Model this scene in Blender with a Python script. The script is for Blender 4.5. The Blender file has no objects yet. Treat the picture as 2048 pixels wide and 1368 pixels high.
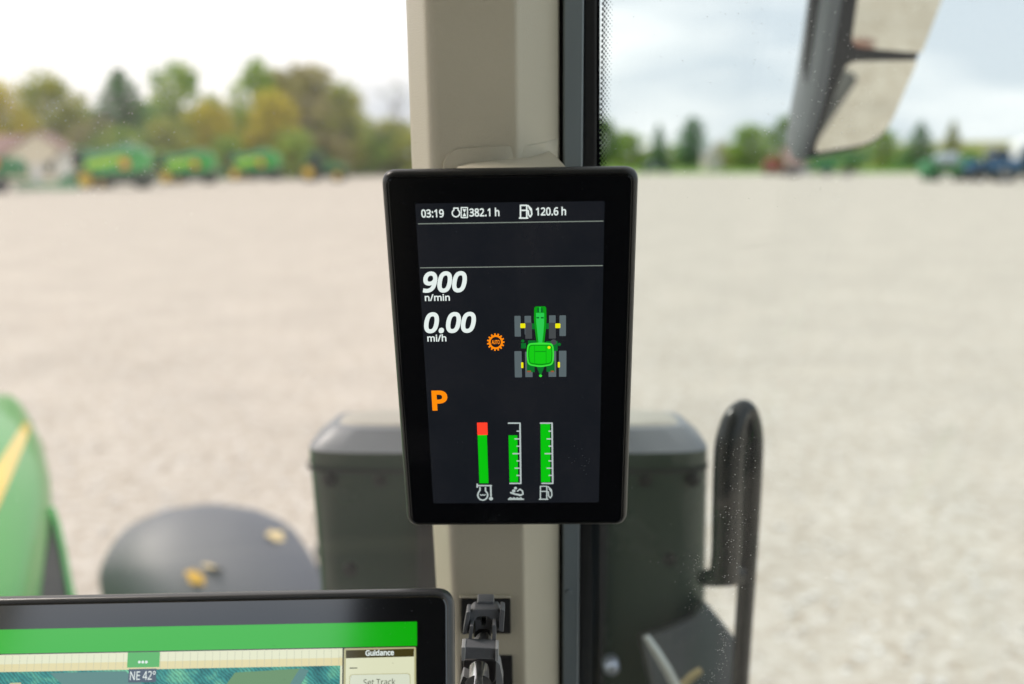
import bpy, bmesh, math, random
from mathutils import Vector, Matrix, noise
from mathutils.bvhtree import BVHTree
sc = bpy.context.scene
rnd = random.Random(7)
R = math.radians
PI = math.pi

# ------------------------------------------------------------------ camera, world, sun, exposure
EYE = Vector((0, 0, 2.9))
PITCH = R(10.6)
cam = bpy.data.cameras.new('camera')
cam.lens = 35; cam.sensor_width = 36; cam.clip_start = 0.02; cam.clip_end = 6000
cam.dof.use_dof = True; cam.dof.focus_distance = 0.628; cam.dof.aperture_fstop = 3.5
cam.dof.aperture_blades = 9
camo = bpy.data.objects.new('camera', cam)
sc.collection.objects.link(camo)
camo.location = EYE; camo.rotation_euler = (R(90) - PITCH, 0, 0)
sc.camera = camo
sc.view_settings.view_transform = 'Standard'; sc.view_settings.look = 'None'
sc.view_settings.gamma = 1; sc.view_settings.exposure = 0.75
try: sc.view_settings.use_curve_mapping = False
except Exception: pass
sc.cycles.use_denoising = True
sc.cycles.transparent_max_bounces = 24; sc.cycles.max_bounces = 10
sc.cycles.caustics_reflective = False; sc.cycles.caustics_refractive = False

SUN_EL, SUN_AZ = R(48), R(-60)      # bright veil of cloud, sun high on the left
world = bpy.data.worlds.new('World'); sc.world = world; world.use_nodes = True
wt = world.node_tree; wt.nodes.clear()
wo = wt.nodes.new('ShaderNodeOutputWorld'); bg = wt.nodes.new('ShaderNodeBackground')
sky = wt.nodes.new('ShaderNodeTexSky'); sky.sky_type = 'NISHITA'; sky.sun_disc = False
sky.sun_elevation = SUN_EL; sky.sun_rotation = SUN_AZ
tc = wt.nodes.new('ShaderNodeTexCoord'); mp = wt.nodes.new('ShaderNodeMapping')
mp.inputs['Scale'].default_value = (1.0, 1.0, 4.5)
nz = wt.nodes.new('ShaderNodeTexNoise'); nz.inputs['Scale'].default_value = 2.8; nz.inputs['Detail'].default_value = 5
cr = wt.nodes.new('ShaderNodeValToRGB')
cr.color_ramp.elements[0].position = 0.52; cr.color_ramp.elements[0].color = (5.3, 5.9, 6.7, 1)
cr.color_ramp.elements[1].position = 0.80; cr.color_ramp.elements[1].color = (9.3, 9.4, 9.6, 1)
mx = wt.nodes.new('ShaderNodeMixRGB'); mx.inputs['Fac'].default_value = 0.93
wt.links.new(tc.outputs['Generated'], mp.inputs['Vector']); wt.links.new(mp.outputs['Vector'], nz.inputs['Vector'])
nm = wt.nodes.new('ShaderNodeVectorMath'); nm.operation = 'NORMALIZE'; dt = wt.nodes.new('ShaderNodeVectorMath'); dt.operation = 'DOT_PRODUCT'
dt.inputs[1].default_value = (math.sin(SUN_AZ) * math.cos(SUN_EL), math.cos(SUN_AZ) * math.cos(SUN_EL), math.sin(SUN_EL))   # cloud brightens towards the sun
ma = wt.nodes.new('ShaderNodeMath'); ma.operation = 'MULTIPLY_ADD'; ma.inputs[1].default_value = 0.45
wt.links.new(tc.outputs['Generated'], nm.inputs[0]); wt.links.new(nm.outputs[0], dt.inputs[0]); wt.links.new(dt.outputs['Value'], ma.inputs[0])
wt.links.new(nz.outputs['Fac'], ma.inputs[2]); wt.links.new(ma.outputs[0], cr.inputs['Fac']); wt.links.new(sky.outputs['Color'], mx.inputs['Color1'])
wt.links.new(cr.outputs['Color'], mx.inputs['Color2']); wt.links.new(mx.outputs['Color'], bg.inputs['Color'])
bg.inputs['Strength'].default_value = 0.09
wt.links.new(bg.outputs['Background'], wo.inputs['Surface'])
sl = bpy.data.lights.new('sun', 'SUN'); sl.energy = 1.5; sl.angle = R(18); sl.color = (1, 0.96, 0.9)
so = bpy.data.objects.new('sun', sl); sc.collection.objects.link(so)
so.rotation_euler = (Vector((math.sin(SUN_AZ) * math.cos(SUN_EL), math.cos(SUN_AZ) * math.cos(SUN_EL), math.sin(SUN_EL)))).to_track_quat('Z', 'Y').to_euler()

# ------------------------------------------------------------------ helpers: points
FPX = 2048 * 35 / 36
FW = Vector((0, math.cos(PITCH), -math.sin(PITCH))); UP = Vector((0, math.sin(PITCH), math.cos(PITCH))); RT = Vector((1, 0, 0))
def ray(px, py): return FW + RT * ((px - 1024) / FPX) + UP * ((684 - py) / FPX)
def P(px, py, Y):
    d = ray(px, py); return EYE + d * (Y / d.y)
def on_plane(px, py, o, n):
    d = ray(px, py); return EYE + d * ((o - EYE).dot(n) / d.dot(n))
def zat(py, Y): return P(1024, py, Y).z
def interp(tab, y):
    if y <= tab[0][0]: a, b = tab[0], tab[1]
    elif y >= tab[-1][0]: a, b = tab[-2], tab[-1]
    else:
        for a, b in zip(tab, tab[1:]):
            if a[0] <= y <= b[0]: break
    t = (y - a[0]) / (b[0] - a[0])
    return a[1] + (b[1] - a[1]) * t

# ------------------------------------------------------------------ helpers: objects
C = sc.collection
def tag(o, label=None, cat=None, group=None, kind=None):
    if label: o['label'] = label
    if cat: o['category'] = cat
    if group: o['group'] = group
    if kind: o['kind'] = kind
    return o
def empty(name, loc=(0, 0, 0), rz=0, label=None, cat=None, group=None):
    o = bpy.data.objects.new(name, None); C.objects.link(o); o.empty_display_size = 0.1
    o.location = loc; o.rotation_euler = (0, 0, rz)
    return tag(o, label, cat, group)
class MB:
    def __init__(s): s.v = []; s.f = []; s.m = []
    def add(s, vs, fs, mi=0):
        n = len(s.v); s.v += [Vector(v) for v in vs]
        for f in fs: s.f.append([n + i for i in f]); s.m.append(mi)
        return s
    def box(s, c, size, rot=None, mi=0, taper=1.0):
        c = Vector(c); hx, hy, hz = size[0] / 2, size[1] / 2, size[2] / 2
        vs = [Vector((x * hx * (taper if z > 0 else 1), y * hy * (taper if z > 0 else 1), z * hz)) for x in (-1, 1) for y in (-1, 1) for z in (-1, 1)]
        if rot is not None: vs = [rot @ v for v in vs]
        return s.add([c + v for v in vs], [(0, 1, 3, 2), (4, 6, 7, 5), (0, 4, 5, 1), (2, 3, 7, 6), (0, 2, 6, 4), (1, 5, 7, 3)], mi)
    def tube(s, pts, rads, n=10, cap=True, mi=0):
        pts = [Vector(p) for p in pts]
        if not hasattr(rads, '__len__'): rads = [rads] * len(pts)
        vs = []; prev = None
        for i, p in enumerate(pts):
            t = (pts[min(i + 1, len(pts) - 1)] - pts[max(i - 1, 0)]).normalized()
            if prev is None:
                a = t.cross(Vector((0, 0, 1)))
                if a.length < 0.1: a = t.cross(Vector((0, 1, 0)))
            else: a = prev - t * prev.dot(t)
            a.normalize(); prev = a; b = t.cross(a)
            for k in range(n):
                w = 2 * PI * k / n
                vs.append(p + (a * math.cos(w) + b * math.sin(w)) * rads[i])
        fs = []
        for i in range(len(pts) - 1):
            for k in range(n):
                k2 = (k + 1) % n
                fs.append((i * n + k, i * n + k2, (i + 1) * n + k2, (i + 1) * n + k))
        if cap:
            fs.append(tuple(reversed(range(n)))); fs.append(tuple(range((len(pts) - 1) * n, len(pts) * n)))
        return s.add(vs, fs, mi)
    def loft(s, rows, closed=False, cap=False, mi=0):
        n = len(rows[0]); vs = [v for r in rows for v in r]; fs = []
        for i in range(len(rows) - 1):
            for k in range(n if closed else n - 1):
                k2 = (k + 1) % n
                fs.append((i * n + k, i * n + k2, (i + 1) * n + k2, (i + 1) * n + k))
        if cap:
            fs.append(tuple(reversed(range(n)))); fs.append(tuple(range((len(rows) - 1) * n, len(rows) * n)))
        return s.add(vs, fs, mi)
    def lathe(s, prof, c, axis='X', n=32, mi=0, closed=False):
        # prof: (radius, along)
        c = Vector(c); rows = []
        for k in range(n):
            w = 2 * PI * k / n; row = []
            for r, a in prof:
                x, y = r * math.cos(w), r * math.sin(w)
                row.append(c + (Vector((a, x, y)) if axis == 'X' else Vector((x, a, y)) if axis == 'Y' else Vector((x, y, a))))
            rows.append(row)
        rows.append(rows[0])
        return s.loft(rows, closed=closed, mi=mi)
    def prism(s, poly, a0, a1, axis='Y', mi=0):
        # poly: 2D outline, extruded along axis
        def mk(p, a): return Vector((p[0], a, p[1])) if axis == 'Y' else Vector((a, p[0], p[1])) if axis == 'X' else Vector((p[0], p[1], a))
        n = len(poly)
        vs = [mk(p, a0) for p in poly] + [mk(p, a1) for p in poly]
        fs = [tuple(range(n)), tuple(reversed(range(n, 2 * n)))] + [(k, n + k, n + (k + 1) % n, (k + 1) % n) for k in range(n)]
        return s.add(vs, fs, mi)
    def build(s, name, mat, parent=None, smooth=None, bevel=0, seg=2, origin=None):
        me = bpy.data.meshes.new(name)
        me.from_pydata([tuple(v) for v in s.v], [], s.f); me.validate(); 
        mats = mat if isinstance(mat, (list, tuple)) else [mat]
        for m in mats: me.materials.append(m)
        for p, mi in zip(me.polygons, s.m): p.material_index = mi
        bm = bmesh.new(); bm.from_mesh(me)
        bmesh.ops.recalc_face_normals(bm, faces=bm.faces)
        bm.to_mesh(me); bm.free()
        if smooth is not None:
            for p in me.polygons: p.use_smooth = True
            try: me.set_sharp_from_angle(angle=R(smooth))
            except Exception: pass
        o = bpy.data.objects.new(name, me); C.objects.link(o)
        if parent: o.parent = parent
        if bevel:
            b = o.modifiers.new('bevel', 'BEVEL'); b.width = bevel; b.segments = seg; b.limit_method = 'ANGLE'; b.angle_limit = R(35)
            if smooth is None:
                for p in me.polygons: p.use_smooth = True
                try: me.set_sharp_from_angle(angle=R(50))
                except Exception: pass
        return o
def copy_tree(o, parent=None):
    c = o.copy(); C.objects.link(c); c.parent = parent
    for ch in list(o.children): copy_tree(ch, c)
    return c

# ------------------------------------------------------------------ helpers: materials
def mat(name, col, rough=0.5, metal=0.0, spec=0.5, var=0.0, vscale=20.0, bump=0.0, bscale=200.0, coat=0.0, emit=None, estr=0.0, rvar=0.0, ior=None, dirt=0.0):
    m = bpy.data.materials.new(name); m.use_nodes = True; nt = m.node_tree; b = nt.nodes['Principled BSDF']
    b.inputs['Base Color'].default_value = (*col, 1); b.inputs['Roughness'].default_value = rough
    b.inputs['Metallic'].default_value = metal; b.inputs['Specular IOR Level'].default_value = spec
    b.inputs['Coat Weight'].default_value = coat; b.inputs['Coat Roughness'].default_value = 0.08
    if ior: b.inputs['IOR'].default_value = ior
    if emit: b.inputs['Emission Color'].default_value = (*emit, 1); b.inputs['Emission Strength'].default_value = estr
    t = None
    if var or bump or rvar or dirt:
        t = nt.nodes.new('ShaderNodeTexCoord')
    if var:
        n = nt.nodes.new('ShaderNodeTexNoise'); n.inputs['Scale'].default_value = vscale; n.inputs['Detail'].default_value = 5
        x = nt.nodes.new('ShaderNodeMixRGB'); x.inputs['Color1'].default_value = (*[c * (1 - var) for c in col], 1); x.inputs['Color2'].default_value = (*[min(1, c * (1 + var)) for c in col], 1)
        nt.links.new(t.outputs['Object'], n.inputs['Vector']); nt.links.new(n.outputs['Fac'], x.inputs['Fac']); nt.links.new(x.outputs['Color'], b.inputs['Base Color'])
    if bump:
        n = nt.nodes.new('ShaderNodeTexNoise'); n.inputs['Scale'].default_value = bscale; n.inputs['Detail'].default_value = 3
        bp = nt.nodes.new('ShaderNodeBump'); bp.inputs['Strength'].default_value = bump; bp.inputs['Distance'].default_value = 0.002
        nt.links.new(t.outputs['Object'], n.inputs['Vector']); nt.links.new(n.outputs['Fac'], bp.inputs['Height']); nt.links.new(bp.outputs['Normal'], b.inputs['Normal'])
    if rvar:
        n = nt.nodes.new('ShaderNodeTexNoise'); n.inputs['Scale'].default_value = 14; n.inputs['Detail'].default_value = 6
        q = nt.nodes.new('ShaderNodeMapRange'); q.inputs['To Min'].default_value = max(0, rough - rvar); q.inputs['To Max'].default_value = rough + rvar
        nt.links.new(t.outputs['Object'], n.inputs['Vector']); nt.links.new(n.outputs['Fac'], q.inputs['Value']); nt.links.new(q.outputs['Result'], b.inputs['Roughness'])
    if dirt:
        # fine dust: tiny pale specks and a faint film
        v = nt.nodes.new('ShaderNodeTexVoronoi'); v.inputs['Scale'].default_value = 260
        lt = nt.nodes.new('ShaderNodeMapRange'); lt.inputs['From Min'].default_value = 0.05; lt.inputs['From Max'].default_value = 0.10
        lt.inputs['To Min'].default_value = 1; lt.inputs['To Max'].default_value = 0
        n = nt.nodes.new('ShaderNodeTexNoise'); n.inputs['Scale'].default_value = 30; n.inputs['Detail'].default_value = 4
        g = nt.nodes.new('ShaderNodeMapRange'); g.inputs['From Min'].default_value = 0.52; g.inputs['From Max'].default_value = 0.75
        mu = nt.nodes.new('ShaderNodeMath'); mu.operation = 'MULTIPLY'
        x = nt.nodes.new('ShaderNodeMixRGB'); x.inputs['Color1'].default_value = (*col, 1); x.inputs['Color2'].default_value = (0.35, 0.36, 0.38, 1)
        m2 = nt.nodes.new('ShaderNodeMath'); m2.operation = 'MULTIPLY'; m2.inputs[1].default_value = dirt
        for a in (v, n): nt.links.new(t.outputs['Object'], a.inputs['Vector'])
        nt.links.new(v.outputs['Distance'], lt.inputs['Value']); nt.links.new(n.outputs['Fac'], g.inputs['Value'])
        nt.links.new(lt.outputs['Result'], mu.inputs[0]); nt.links.new(g.outputs['Result'], mu.inputs[1])
        nt.links.new(mu.outputs[0], m2.inputs[0]); nt.links.new(m2.outputs[0], x.inputs['Fac']); nt.links.new(x.outputs['Color'], b.inputs['Base Color'])
    return m
def emis(name, col, s=1.0):      # a lit patch of a display under its cover glass
    return mat(name, (0.0, 0.0, 0.0), rough=0.12, emit=col, estr=s, spec=0.5, ior=IORV)
IORV = 1.45
def srgb(r, g, b):
    f = lambda c: (c / 255 / 12.92) if c <= 10 else ((c / 255 + 0.055) / 1.055) ** 2.4
    return (f(r), f(g), f(b))
def glass(name, tint, dust=0.04, seed=0.0):
    m = bpy.data.materials.new(name); m.use_nodes = True; nt = m.node_tree; nt.nodes.clear()
    o = nt.nodes.new('ShaderNodeOutputMaterial'); tr = nt.nodes.new('ShaderNodeBsdfTransparent'); tr.inputs['Color'].default_value = (*tint, 1)
    gl = nt.nodes.new('ShaderNodeBsdfGlossy'); gl.inputs['Roughness'].default_value = 0.02
    lw = nt.nodes.new('ShaderNodeLayerWeight'); lw.inputs['Blend'].default_value = 0.5
    pw = nt.nodes.new('ShaderNodeMath'); pw.operation = 'POWER'; pw.inputs[1].default_value = 5
    fr = nt.nodes.new('ShaderNodeMath'); fr.operation = 'MULTIPLY_ADD'; fr.inputs[1].default_value = 0.25; fr.inputs[2].default_value = 0.02
    nt.links.new(lw.outputs['Facing'], pw.inputs[0]); nt.links.new(pw.outputs[0], fr.inputs[0])
    m1 = nt.nodes.new('ShaderNodeMixShader'); m2 = nt.nodes.new('ShaderNodeMixShader')
    df = nt.nodes.new('ShaderNodeBsdfDiffuse'); df.inputs['Color'].default_value = (0.75, 0.74, 0.7, 1)
    tl = nt.nodes.new('ShaderNodeBsdfTranslucent'); tl.inputs['Color'].default_value = (0.8, 0.8, 0.78, 1)
    ad = nt.nodes.new('ShaderNodeMixShader'); ad.inputs['Fac'].default_value = 0.6
    nt.links.new(df.outputs[0], ad.inputs[1]); nt.links.new(tl.outputs[0], ad.inputs[2])
    t = nt.nodes.new('ShaderNodeTexCoord')
    # film of dust in drifting patches
    n = nt.nodes.new('ShaderNodeTexNoise'); n.inputs['Scale'].default_value = 5; n.inputs['Detail'].default_value = 6; n.inputs['Distortion'].default_value = 0.6
    r1 = nt.nodes.new('ShaderNodeMapRange'); r1.inputs['From Min'].default_value = 0.3; r1.inputs['From Max'].default_value = 0.75
    r1.inputs['To Min'].default_value = dust * 0.3; r1.inputs['To Max'].default_value = dust
    nt.links.new(t.outputs['Object'], n.inputs['Vector']); nt.links.new(n.outputs['Fac'], r1.inputs['Value'])
    nt.links.new(fr.outputs[0], m1.inputs['Fac']); nt.links.new(tr.outputs[0], m1.inputs[1]); nt.links.new(gl.outputs[0], m1.inputs[2])
    nt.links.new(r1.outputs['Result'], m2.inputs['Fac']); nt.links.new(m1.outputs[0], m2.inputs[1]); nt.links.new(ad.outputs[0], m2.inputs[2])
    nt.links.new(m2.outputs[0], o.inputs['Surface'])
    return m
def two_tone(name, stops, scale, detail=6, rough=0.9, rough_n=0.6, extra=None, bump=0.0, spec=0.2, coord='Object'):
    m = bpy.data.materials.new(name); m.use_nodes = True; nt = m.node_tree; b = nt.nodes['Principled BSDF']
    b.inputs['Roughness'].default_value = rough; b.inputs['Specular IOR Level'].default_value = spec
    t = nt.nodes.new('ShaderNodeTexCoord'); n = nt.nodes.new('ShaderNodeTexNoise')
    n.inputs['Scale'].default_value = scale; n.inputs['Detail'].default_value = detail; n.inputs['Roughness'].default_value = rough_n
    r = nt.nodes.new('ShaderNodeValToRGB'); e = r.color_ramp.elements
    while len(e) < len(stops): e.new(0.5)
    for q, (p, c) in zip(e, stops): q.position = p; q.color = (*c, 1)
    nt.links.new(t.outputs[coord], n.inputs['Vector']); nt.links.new(n.outputs['Fac'], r.inputs['Fac'])
    out = r.outputs['Color']
    if extra:
        n2 = nt.nodes.new('ShaderNodeTexNoise'); n2.inputs['Scale'].default_value = extra[0]; n2.inputs['Detail'].default_value = 4
        q = nt.nodes.new('ShaderNodeMapRange'); q.inputs['From Min'].default_value = 0.3; q.inputs['From Max'].default_value = 0.7
        q.inputs['To Min'].default_value = extra[1]; q.inputs['To Max'].default_value = extra[2]
        x = nt.nodes.new('ShaderNodeVectorMath'); x.operation = 'SCALE'
        nt.links.new(t.outputs[coord], n2.inputs['Vector']); nt.links.new(n2.outputs['Fac'], q.inputs['Value'])
        nt.links.new(out, x.inputs[0]); nt.links.new(q.outputs['Result'], x.inputs['Scale']); out = x.outputs[0]
    nt.links.new(out, b.inputs['Base Color'])
    if bump:
        bp = nt.nodes.new('ShaderNodeBump'); bp.inputs['Strength'].default_value = bump; bp.inputs['Distance'].default_value = 0.02
        nt.links.new(n.outputs['Fac'], bp.inputs['Height']); nt.links.new(bp.outputs['Normal'], b.inputs['Normal'])
    return m

# taupe cab plastics, blacks, greens
M_TAUPE = mat('taupe_plastic', (0.56, 0.515, 0.405), rough=0.36, var=0.03, vscale=6, bump=0.25, bscale=900, spec=0.45)
M_HEAD = mat('headliner', (0.30, 0.28, 0.23), rough=0.95, var=0.05)
M_BLACK = mat('black_plastic', (0.018, 0.019, 0.021), rough=0.38, bump=0.1, bscale=1200)
M_RUBBER = mat('black_rubber', (0.012, 0.012, 0.013), rough=0.8)
M_FRAME = mat('door_frame_paint', (0.20, 0.24, 0.265), rough=0.40, var=0.06, spec=0.6, bump=0.05, bscale=600)
M_FRIT = mat('ceramic_frit', (0.006, 0.009, 0.013), rough=0.25)
M_STACK = mat('cover_black_paint', (0.034, 0.058, 0.042), rough=0.26, var=0.12, vscale=3, bump=0.08, bscale=120, rvar=0.06, spec=0.6)
M_HANDLE = mat('handle_black', (0.006, 0.008, 0.008), rough=0.2, dirt=0.9, rvar=0.05, spec=0.45)
M_FENDER = mat('fender_grey_plastic', (0.125, 0.138, 0.165), rough=0.5, var=0.12, vscale=3, bump=0.1, bscale=80, spec=0.6)
M_GREEN = mat('green_paint', (0.03, 0.40, 0.06), rough=0.22, coat=0.8, var=0.06, vscale=3)
M_HOOD = mat('hood_green_paint', (0.035, 0.36, 0.03), rough=0.3, coat=0.35, var=0.06, vscale=3)
M_YELLOW = mat('yellow_paint', (0.85, 0.58, 0.03), rough=0.35, coat=0.3)
M_BEZEL = mat('display_bezel', (0.004, 0.0045, 0.006), rough=0.16, dirt=0.12, spec=0.30)
M_CASE = mat('display_case', (0.008, 0.009, 0.010), rough=0.33, bump=0.08, bscale=2500)
M_MOUNT = mat('mount_plastic', (0.16, 0.165, 0.18), rough=0.36, var=0.2, vscale=60, bump=0.15, bscale=700)
M_CHROME = mat('plated_steel', (0.8, 0.8, 0.82), rough=0.22, metal=1.0, var=0.1)
M_DARKSLOT = mat('dark_socket', (0.006, 0.006, 0.007), rough=0.6)
M_TYRE = mat('tyre_rubber', (0.02, 0.02, 0.021), rough=0.85, var=0.3)
M_DARKGREEN = mat('dark_green_paint', (0.02, 0.20, 0.06), rough=0.4, var=0.2)
M_LIGHTGREEN = mat('sheet_green_paint', (0.06, 0.36, 0.16), rough=0.18, coat=1.0, spec=0.8)
M_STRIPE = mat('stripe_yellow_green', (0.50, 0.80, 0.03), rough=0.35)
M_CHASSIS = mat('chassis_dark', (0.02, 0.045, 0.03), rough=0.6, var=0.3)
M_AMBER = mat('amber_lens', (0.9, 0.28, 0.02), rough=0.2)
M_ORANGE = mat('orange_marker', (0.9, 0.22, 0.06), rough=0.4)
M_BLUE = mat('blue_paint', (0.03, 0.13, 0.30), rough=0.35, coat=0.3, var=0.1)
M_RED = mat('red_paint', (0.30, 0.06, 0.05), rough=0.4, var=0.1)
M_WHITE = mat('white_poly', (0.75, 0.76, 0.74), rough=0.4)
M_GREYM = mat('galvanised', (0.35, 0.36, 0.38), rough=0.45, metal=0.6)
M_WINDOW = mat('dark_window', (0.02, 0.025, 0.03), rough=0.08)
M_WALLP = mat('cream_siding', (0.80, 0.72, 0.55), rough=0.7, var=0.05)
M_ROOFP = mat('brown_pink_shingles', (0.30, 0.19, 0.17), rough=0.9, var=0.15, vscale=2)

# ------------------------------------------------------------------ ground
gm = two_tone('yard_gravel', [(0.30, (0.34, 0.285, 0.225)), (0.45, (0.465, 0.42, 0.36)), (0.56, (0.535, 0.495, 0.44)), (0.70, (0.70, 0.67, 0.63))], 9, 8, rough_n=0.68, extra=(0.7, 0.91, 1.06), bump=0.05)
ggm = two_tone('meadow_grass', [(0.3, (0.06, 0.13, 0.02)), (0.55, (0.16, 0.28, 0.05)), (0.75, (0.26, 0.34, 0.08))], 0.15, 6, extra=(0.03, 0.85, 1.2))
nt = gm.node_tree; b_ = nt.nodes['Principled BSDF']; src = b_.inputs['Base Color'].links[0].from_socket
t_ = nt.nodes.new('ShaderNodeTexCoord'); m_ = nt.nodes.new('ShaderNodeMapping'); m_.inputs['Rotation'].default_value = (0, 0, R(62)); m_.inputs['Scale'].default_value = (.035, .62, 1)
n_ = nt.nodes.new('ShaderNodeTexNoise'); n_.inputs['Scale'].default_value = 1; n_.inputs['Detail'].default_value = 4; n_.inputs['Distortion'].default_value = .5
q_ = nt.nodes.new('ShaderNodeMapRange'); q_.inputs['From Min'].default_value = .38; q_.inputs['From Max'].default_value = .52; q_.inputs['To Min'].default_value = .965; q_.inputs['To Max'].default_value = 1.0
x_ = nt.nodes.new('ShaderNodeVectorMath'); x_.operation = 'SCALE'
nt.links.new(t_.outputs['Object'], m_.inputs['Vector']); nt.links.new(m_.outputs['Vector'], n_.inputs['Vector']); nt.links.new(n_.outputs['Fac'], q_.inputs['Value'])
nt.links.new(src, x_.inputs[0]); nt.links.new(q_.outputs['Result'], x_.inputs['Scale']); nt.links.new(x_.outputs[0], b_.inputs['Base Color'])
g = MB(); g.add([(-3000, -1500, 0), (3000, -1500, 0), (3000, 4500, 0), (-3000, 4500, 0)], [(0, 1, 2, 3)])
tag(g.build('ground', ggm), kind='structure')
g = MB(); rr = random.Random(3)
edge = [(-160, 142)] + [(x, 152 + (x + 60) * 0.10 + rr.uniform(-1.5, 1.5)) for x in range(-140, 200, 12)] + [(210, 150)]
g.add([(-160, -90, 0.02), (210, -90, 0.02)] + [(x, y, 0.02) for x, y in reversed(edge)], [tuple(range(len(edge) + 2))])
tag(g.build('gravel_yard', gm), kind='structure')
# loose stones of the nearer yard
st = MB(); ico = [(0, 0, .6), (.9, 0, .1), (.3, .85, .1), (-.75, .5, .15), (-.75, -.5, .1), (.3, -.85, .12), (0, 0, -.3)]
icf = [(0, 1, 2), (0, 2, 3), (0, 3, 4), (0, 4, 5), (0, 5, 1), (6, 2, 1), (6, 3, 2), (6, 4, 3), (6, 5, 4), (6, 1, 5)]
for i in range(9000):
    Y = 3.5 + 15 * rr.random() ** 1.5; x = rr.uniform(-0.62, 0.62) * (Y + 1)
    s = rr.choice((0.008, 0.012, 0.018, 0.028)) * rr.uniform(0.7, 1.3); a = rr.uniform(0, 6.28)
    st.add([(x + s * (vx * math.cos(a) - vy * math.sin(a)), Y + s * (vx * math.sin(a) + vy * math.cos(a)), 0.02 + s * (vz * rr.uniform(.6, 1) + 0.2)) for vx, vy, vz in ico], icf, rr.choice((0, 0, 1, 1, 2)))
tag(st.build('gravel', [mat('stone_pale', (0.72, 0.70, 0.67), rough=0.85, var=0.1), mat('stone_tan', (0.52, 0.44, 0.36), rough=0.85, var=0.1), mat('stone_white', (0.8, 0.8, 0.8), rough=0.8)]), kind='stuff')
st_o = bpy.data.objects['gravel']; st_o['label'] = 'loose pale stones scattered over the gravel yard'
# far rise on the right: dry field on a gentle slope
hm = two_tone('dry_field', [(0.3, (0.20, 0.21, 0.07)), (0.6, (0.34, 0.30, 0.10)), (0.8, (0.22, 0.27, 0.08))], 0.02, 5)
hb = MB(); rows = []
for i in range(9):
    Y = 330 + i * 45; row = []
    for k in range(30):
        x = -500 + k * 45
        h = 13 * (1 / (1 + math.exp(-(x - 170) / 45))) * math.sin(min(1, i / 5) * PI / 2) + 2.5 * noise.noise(Vector((x * .006, Y * .006, 0)))
        row.append(Vector((x, Y, max(h, -0.3) if i else -0.3)))
    rows.append(row)
hb.loft(rows); tag(hb.build('hill', hm, smooth=60), kind='structure')

# ------------------------------------------------------------------ trees
def leafmat(name, c1, c2, c3):
    m = two_tone(name, [(0.35, c1), (0.5, c2), (0.66, c3)], 0.55, 3, rough=0.7, extra=(2.5, 0.7, 1.3))
    b = m.node_tree.nodes['Principled BSDF']
    nt = m.node_tree; src = b.inputs['Base Color'].links[0].from_socket
    tl = nt.nodes.new('ShaderNodeBsdfTranslucent'); ms = nt.nodes.new('ShaderNodeMixShader'); ms.inputs[0].default_value = 0.42
    ou = [n for n in nt.nodes if n.type == 'OUTPUT_MATERIAL'][0]
    nt.links.new(src, tl.inputs['Color']); nt.links.new(b.outputs[0], ms.inputs[1]); nt.links.new(tl.outputs[0], ms.inputs[2]); nt.links.new(ms.outputs[0], ou.inputs['Surface'])
    return m
LM = {
 'gold': leafmat('leaf_gold', (0.24, 0.26, 0.03), (0.60, 0.52, 0.04), (0.80, 0.66, 0.06)),
 'olive': leafmat('leaf_olive', (0.18, 0.25, 0.04), (0.38, 0.42, 0.07), (0.62, 0.56, 0.10)),
 'green': leafmat('leaf_green', (0.13, 0.26, 0.035), (0.28, 0.44, 0.06), (0.50, 0.56, 0.09)),
 'brown': leafmat('leaf_brown', (0.26, 0.25, 0.12), (0.42, 0.37, 0.17), (0.56, 0.52, 0.18)),
 'dark': leafmat('needle_dark', (0.06, 0.20, 0.07), (0.12, 0.34, 0.11), (0.20, 0.42, 0.12)),
 'fresh': leafmat('leaf_fresh', (0.09, 0.18, 0.03), (0.17, 0.30, 0.05), (0.24, 0.37, 0.06))}
M_BARK = mat('bark', (0.10, 0.08, 0.065), rough=0.95, var=0.3, vscale=4)
def leafy(mb, c, r, n, rg, size):
    for _ in range(n):
        d = Vector((rg.gauss(0, 1), rg.gauss(0, 1), rg.gauss(0, 1))); d.normalize()
        p = c + Vector((d.x * r[0], d.y * r[1], d.z * r[2])) * rg.uniform(0.35, 1.05)
        a = Vector((rg.gauss(0, 1), rg.gauss(0, 1), rg.gauss(0, .6))).normalized(); b = a.cross(d).normalized() if abs(a.dot(d)) < .99 else a.orthogonal().normalized()
        s = size * rg.uniform(0.6, 1.3)
        mb.add([p - a * s, p - b * s * .6, p + a * s, p + b * s * .6], [(0, 1, 2, 3)])
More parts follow.
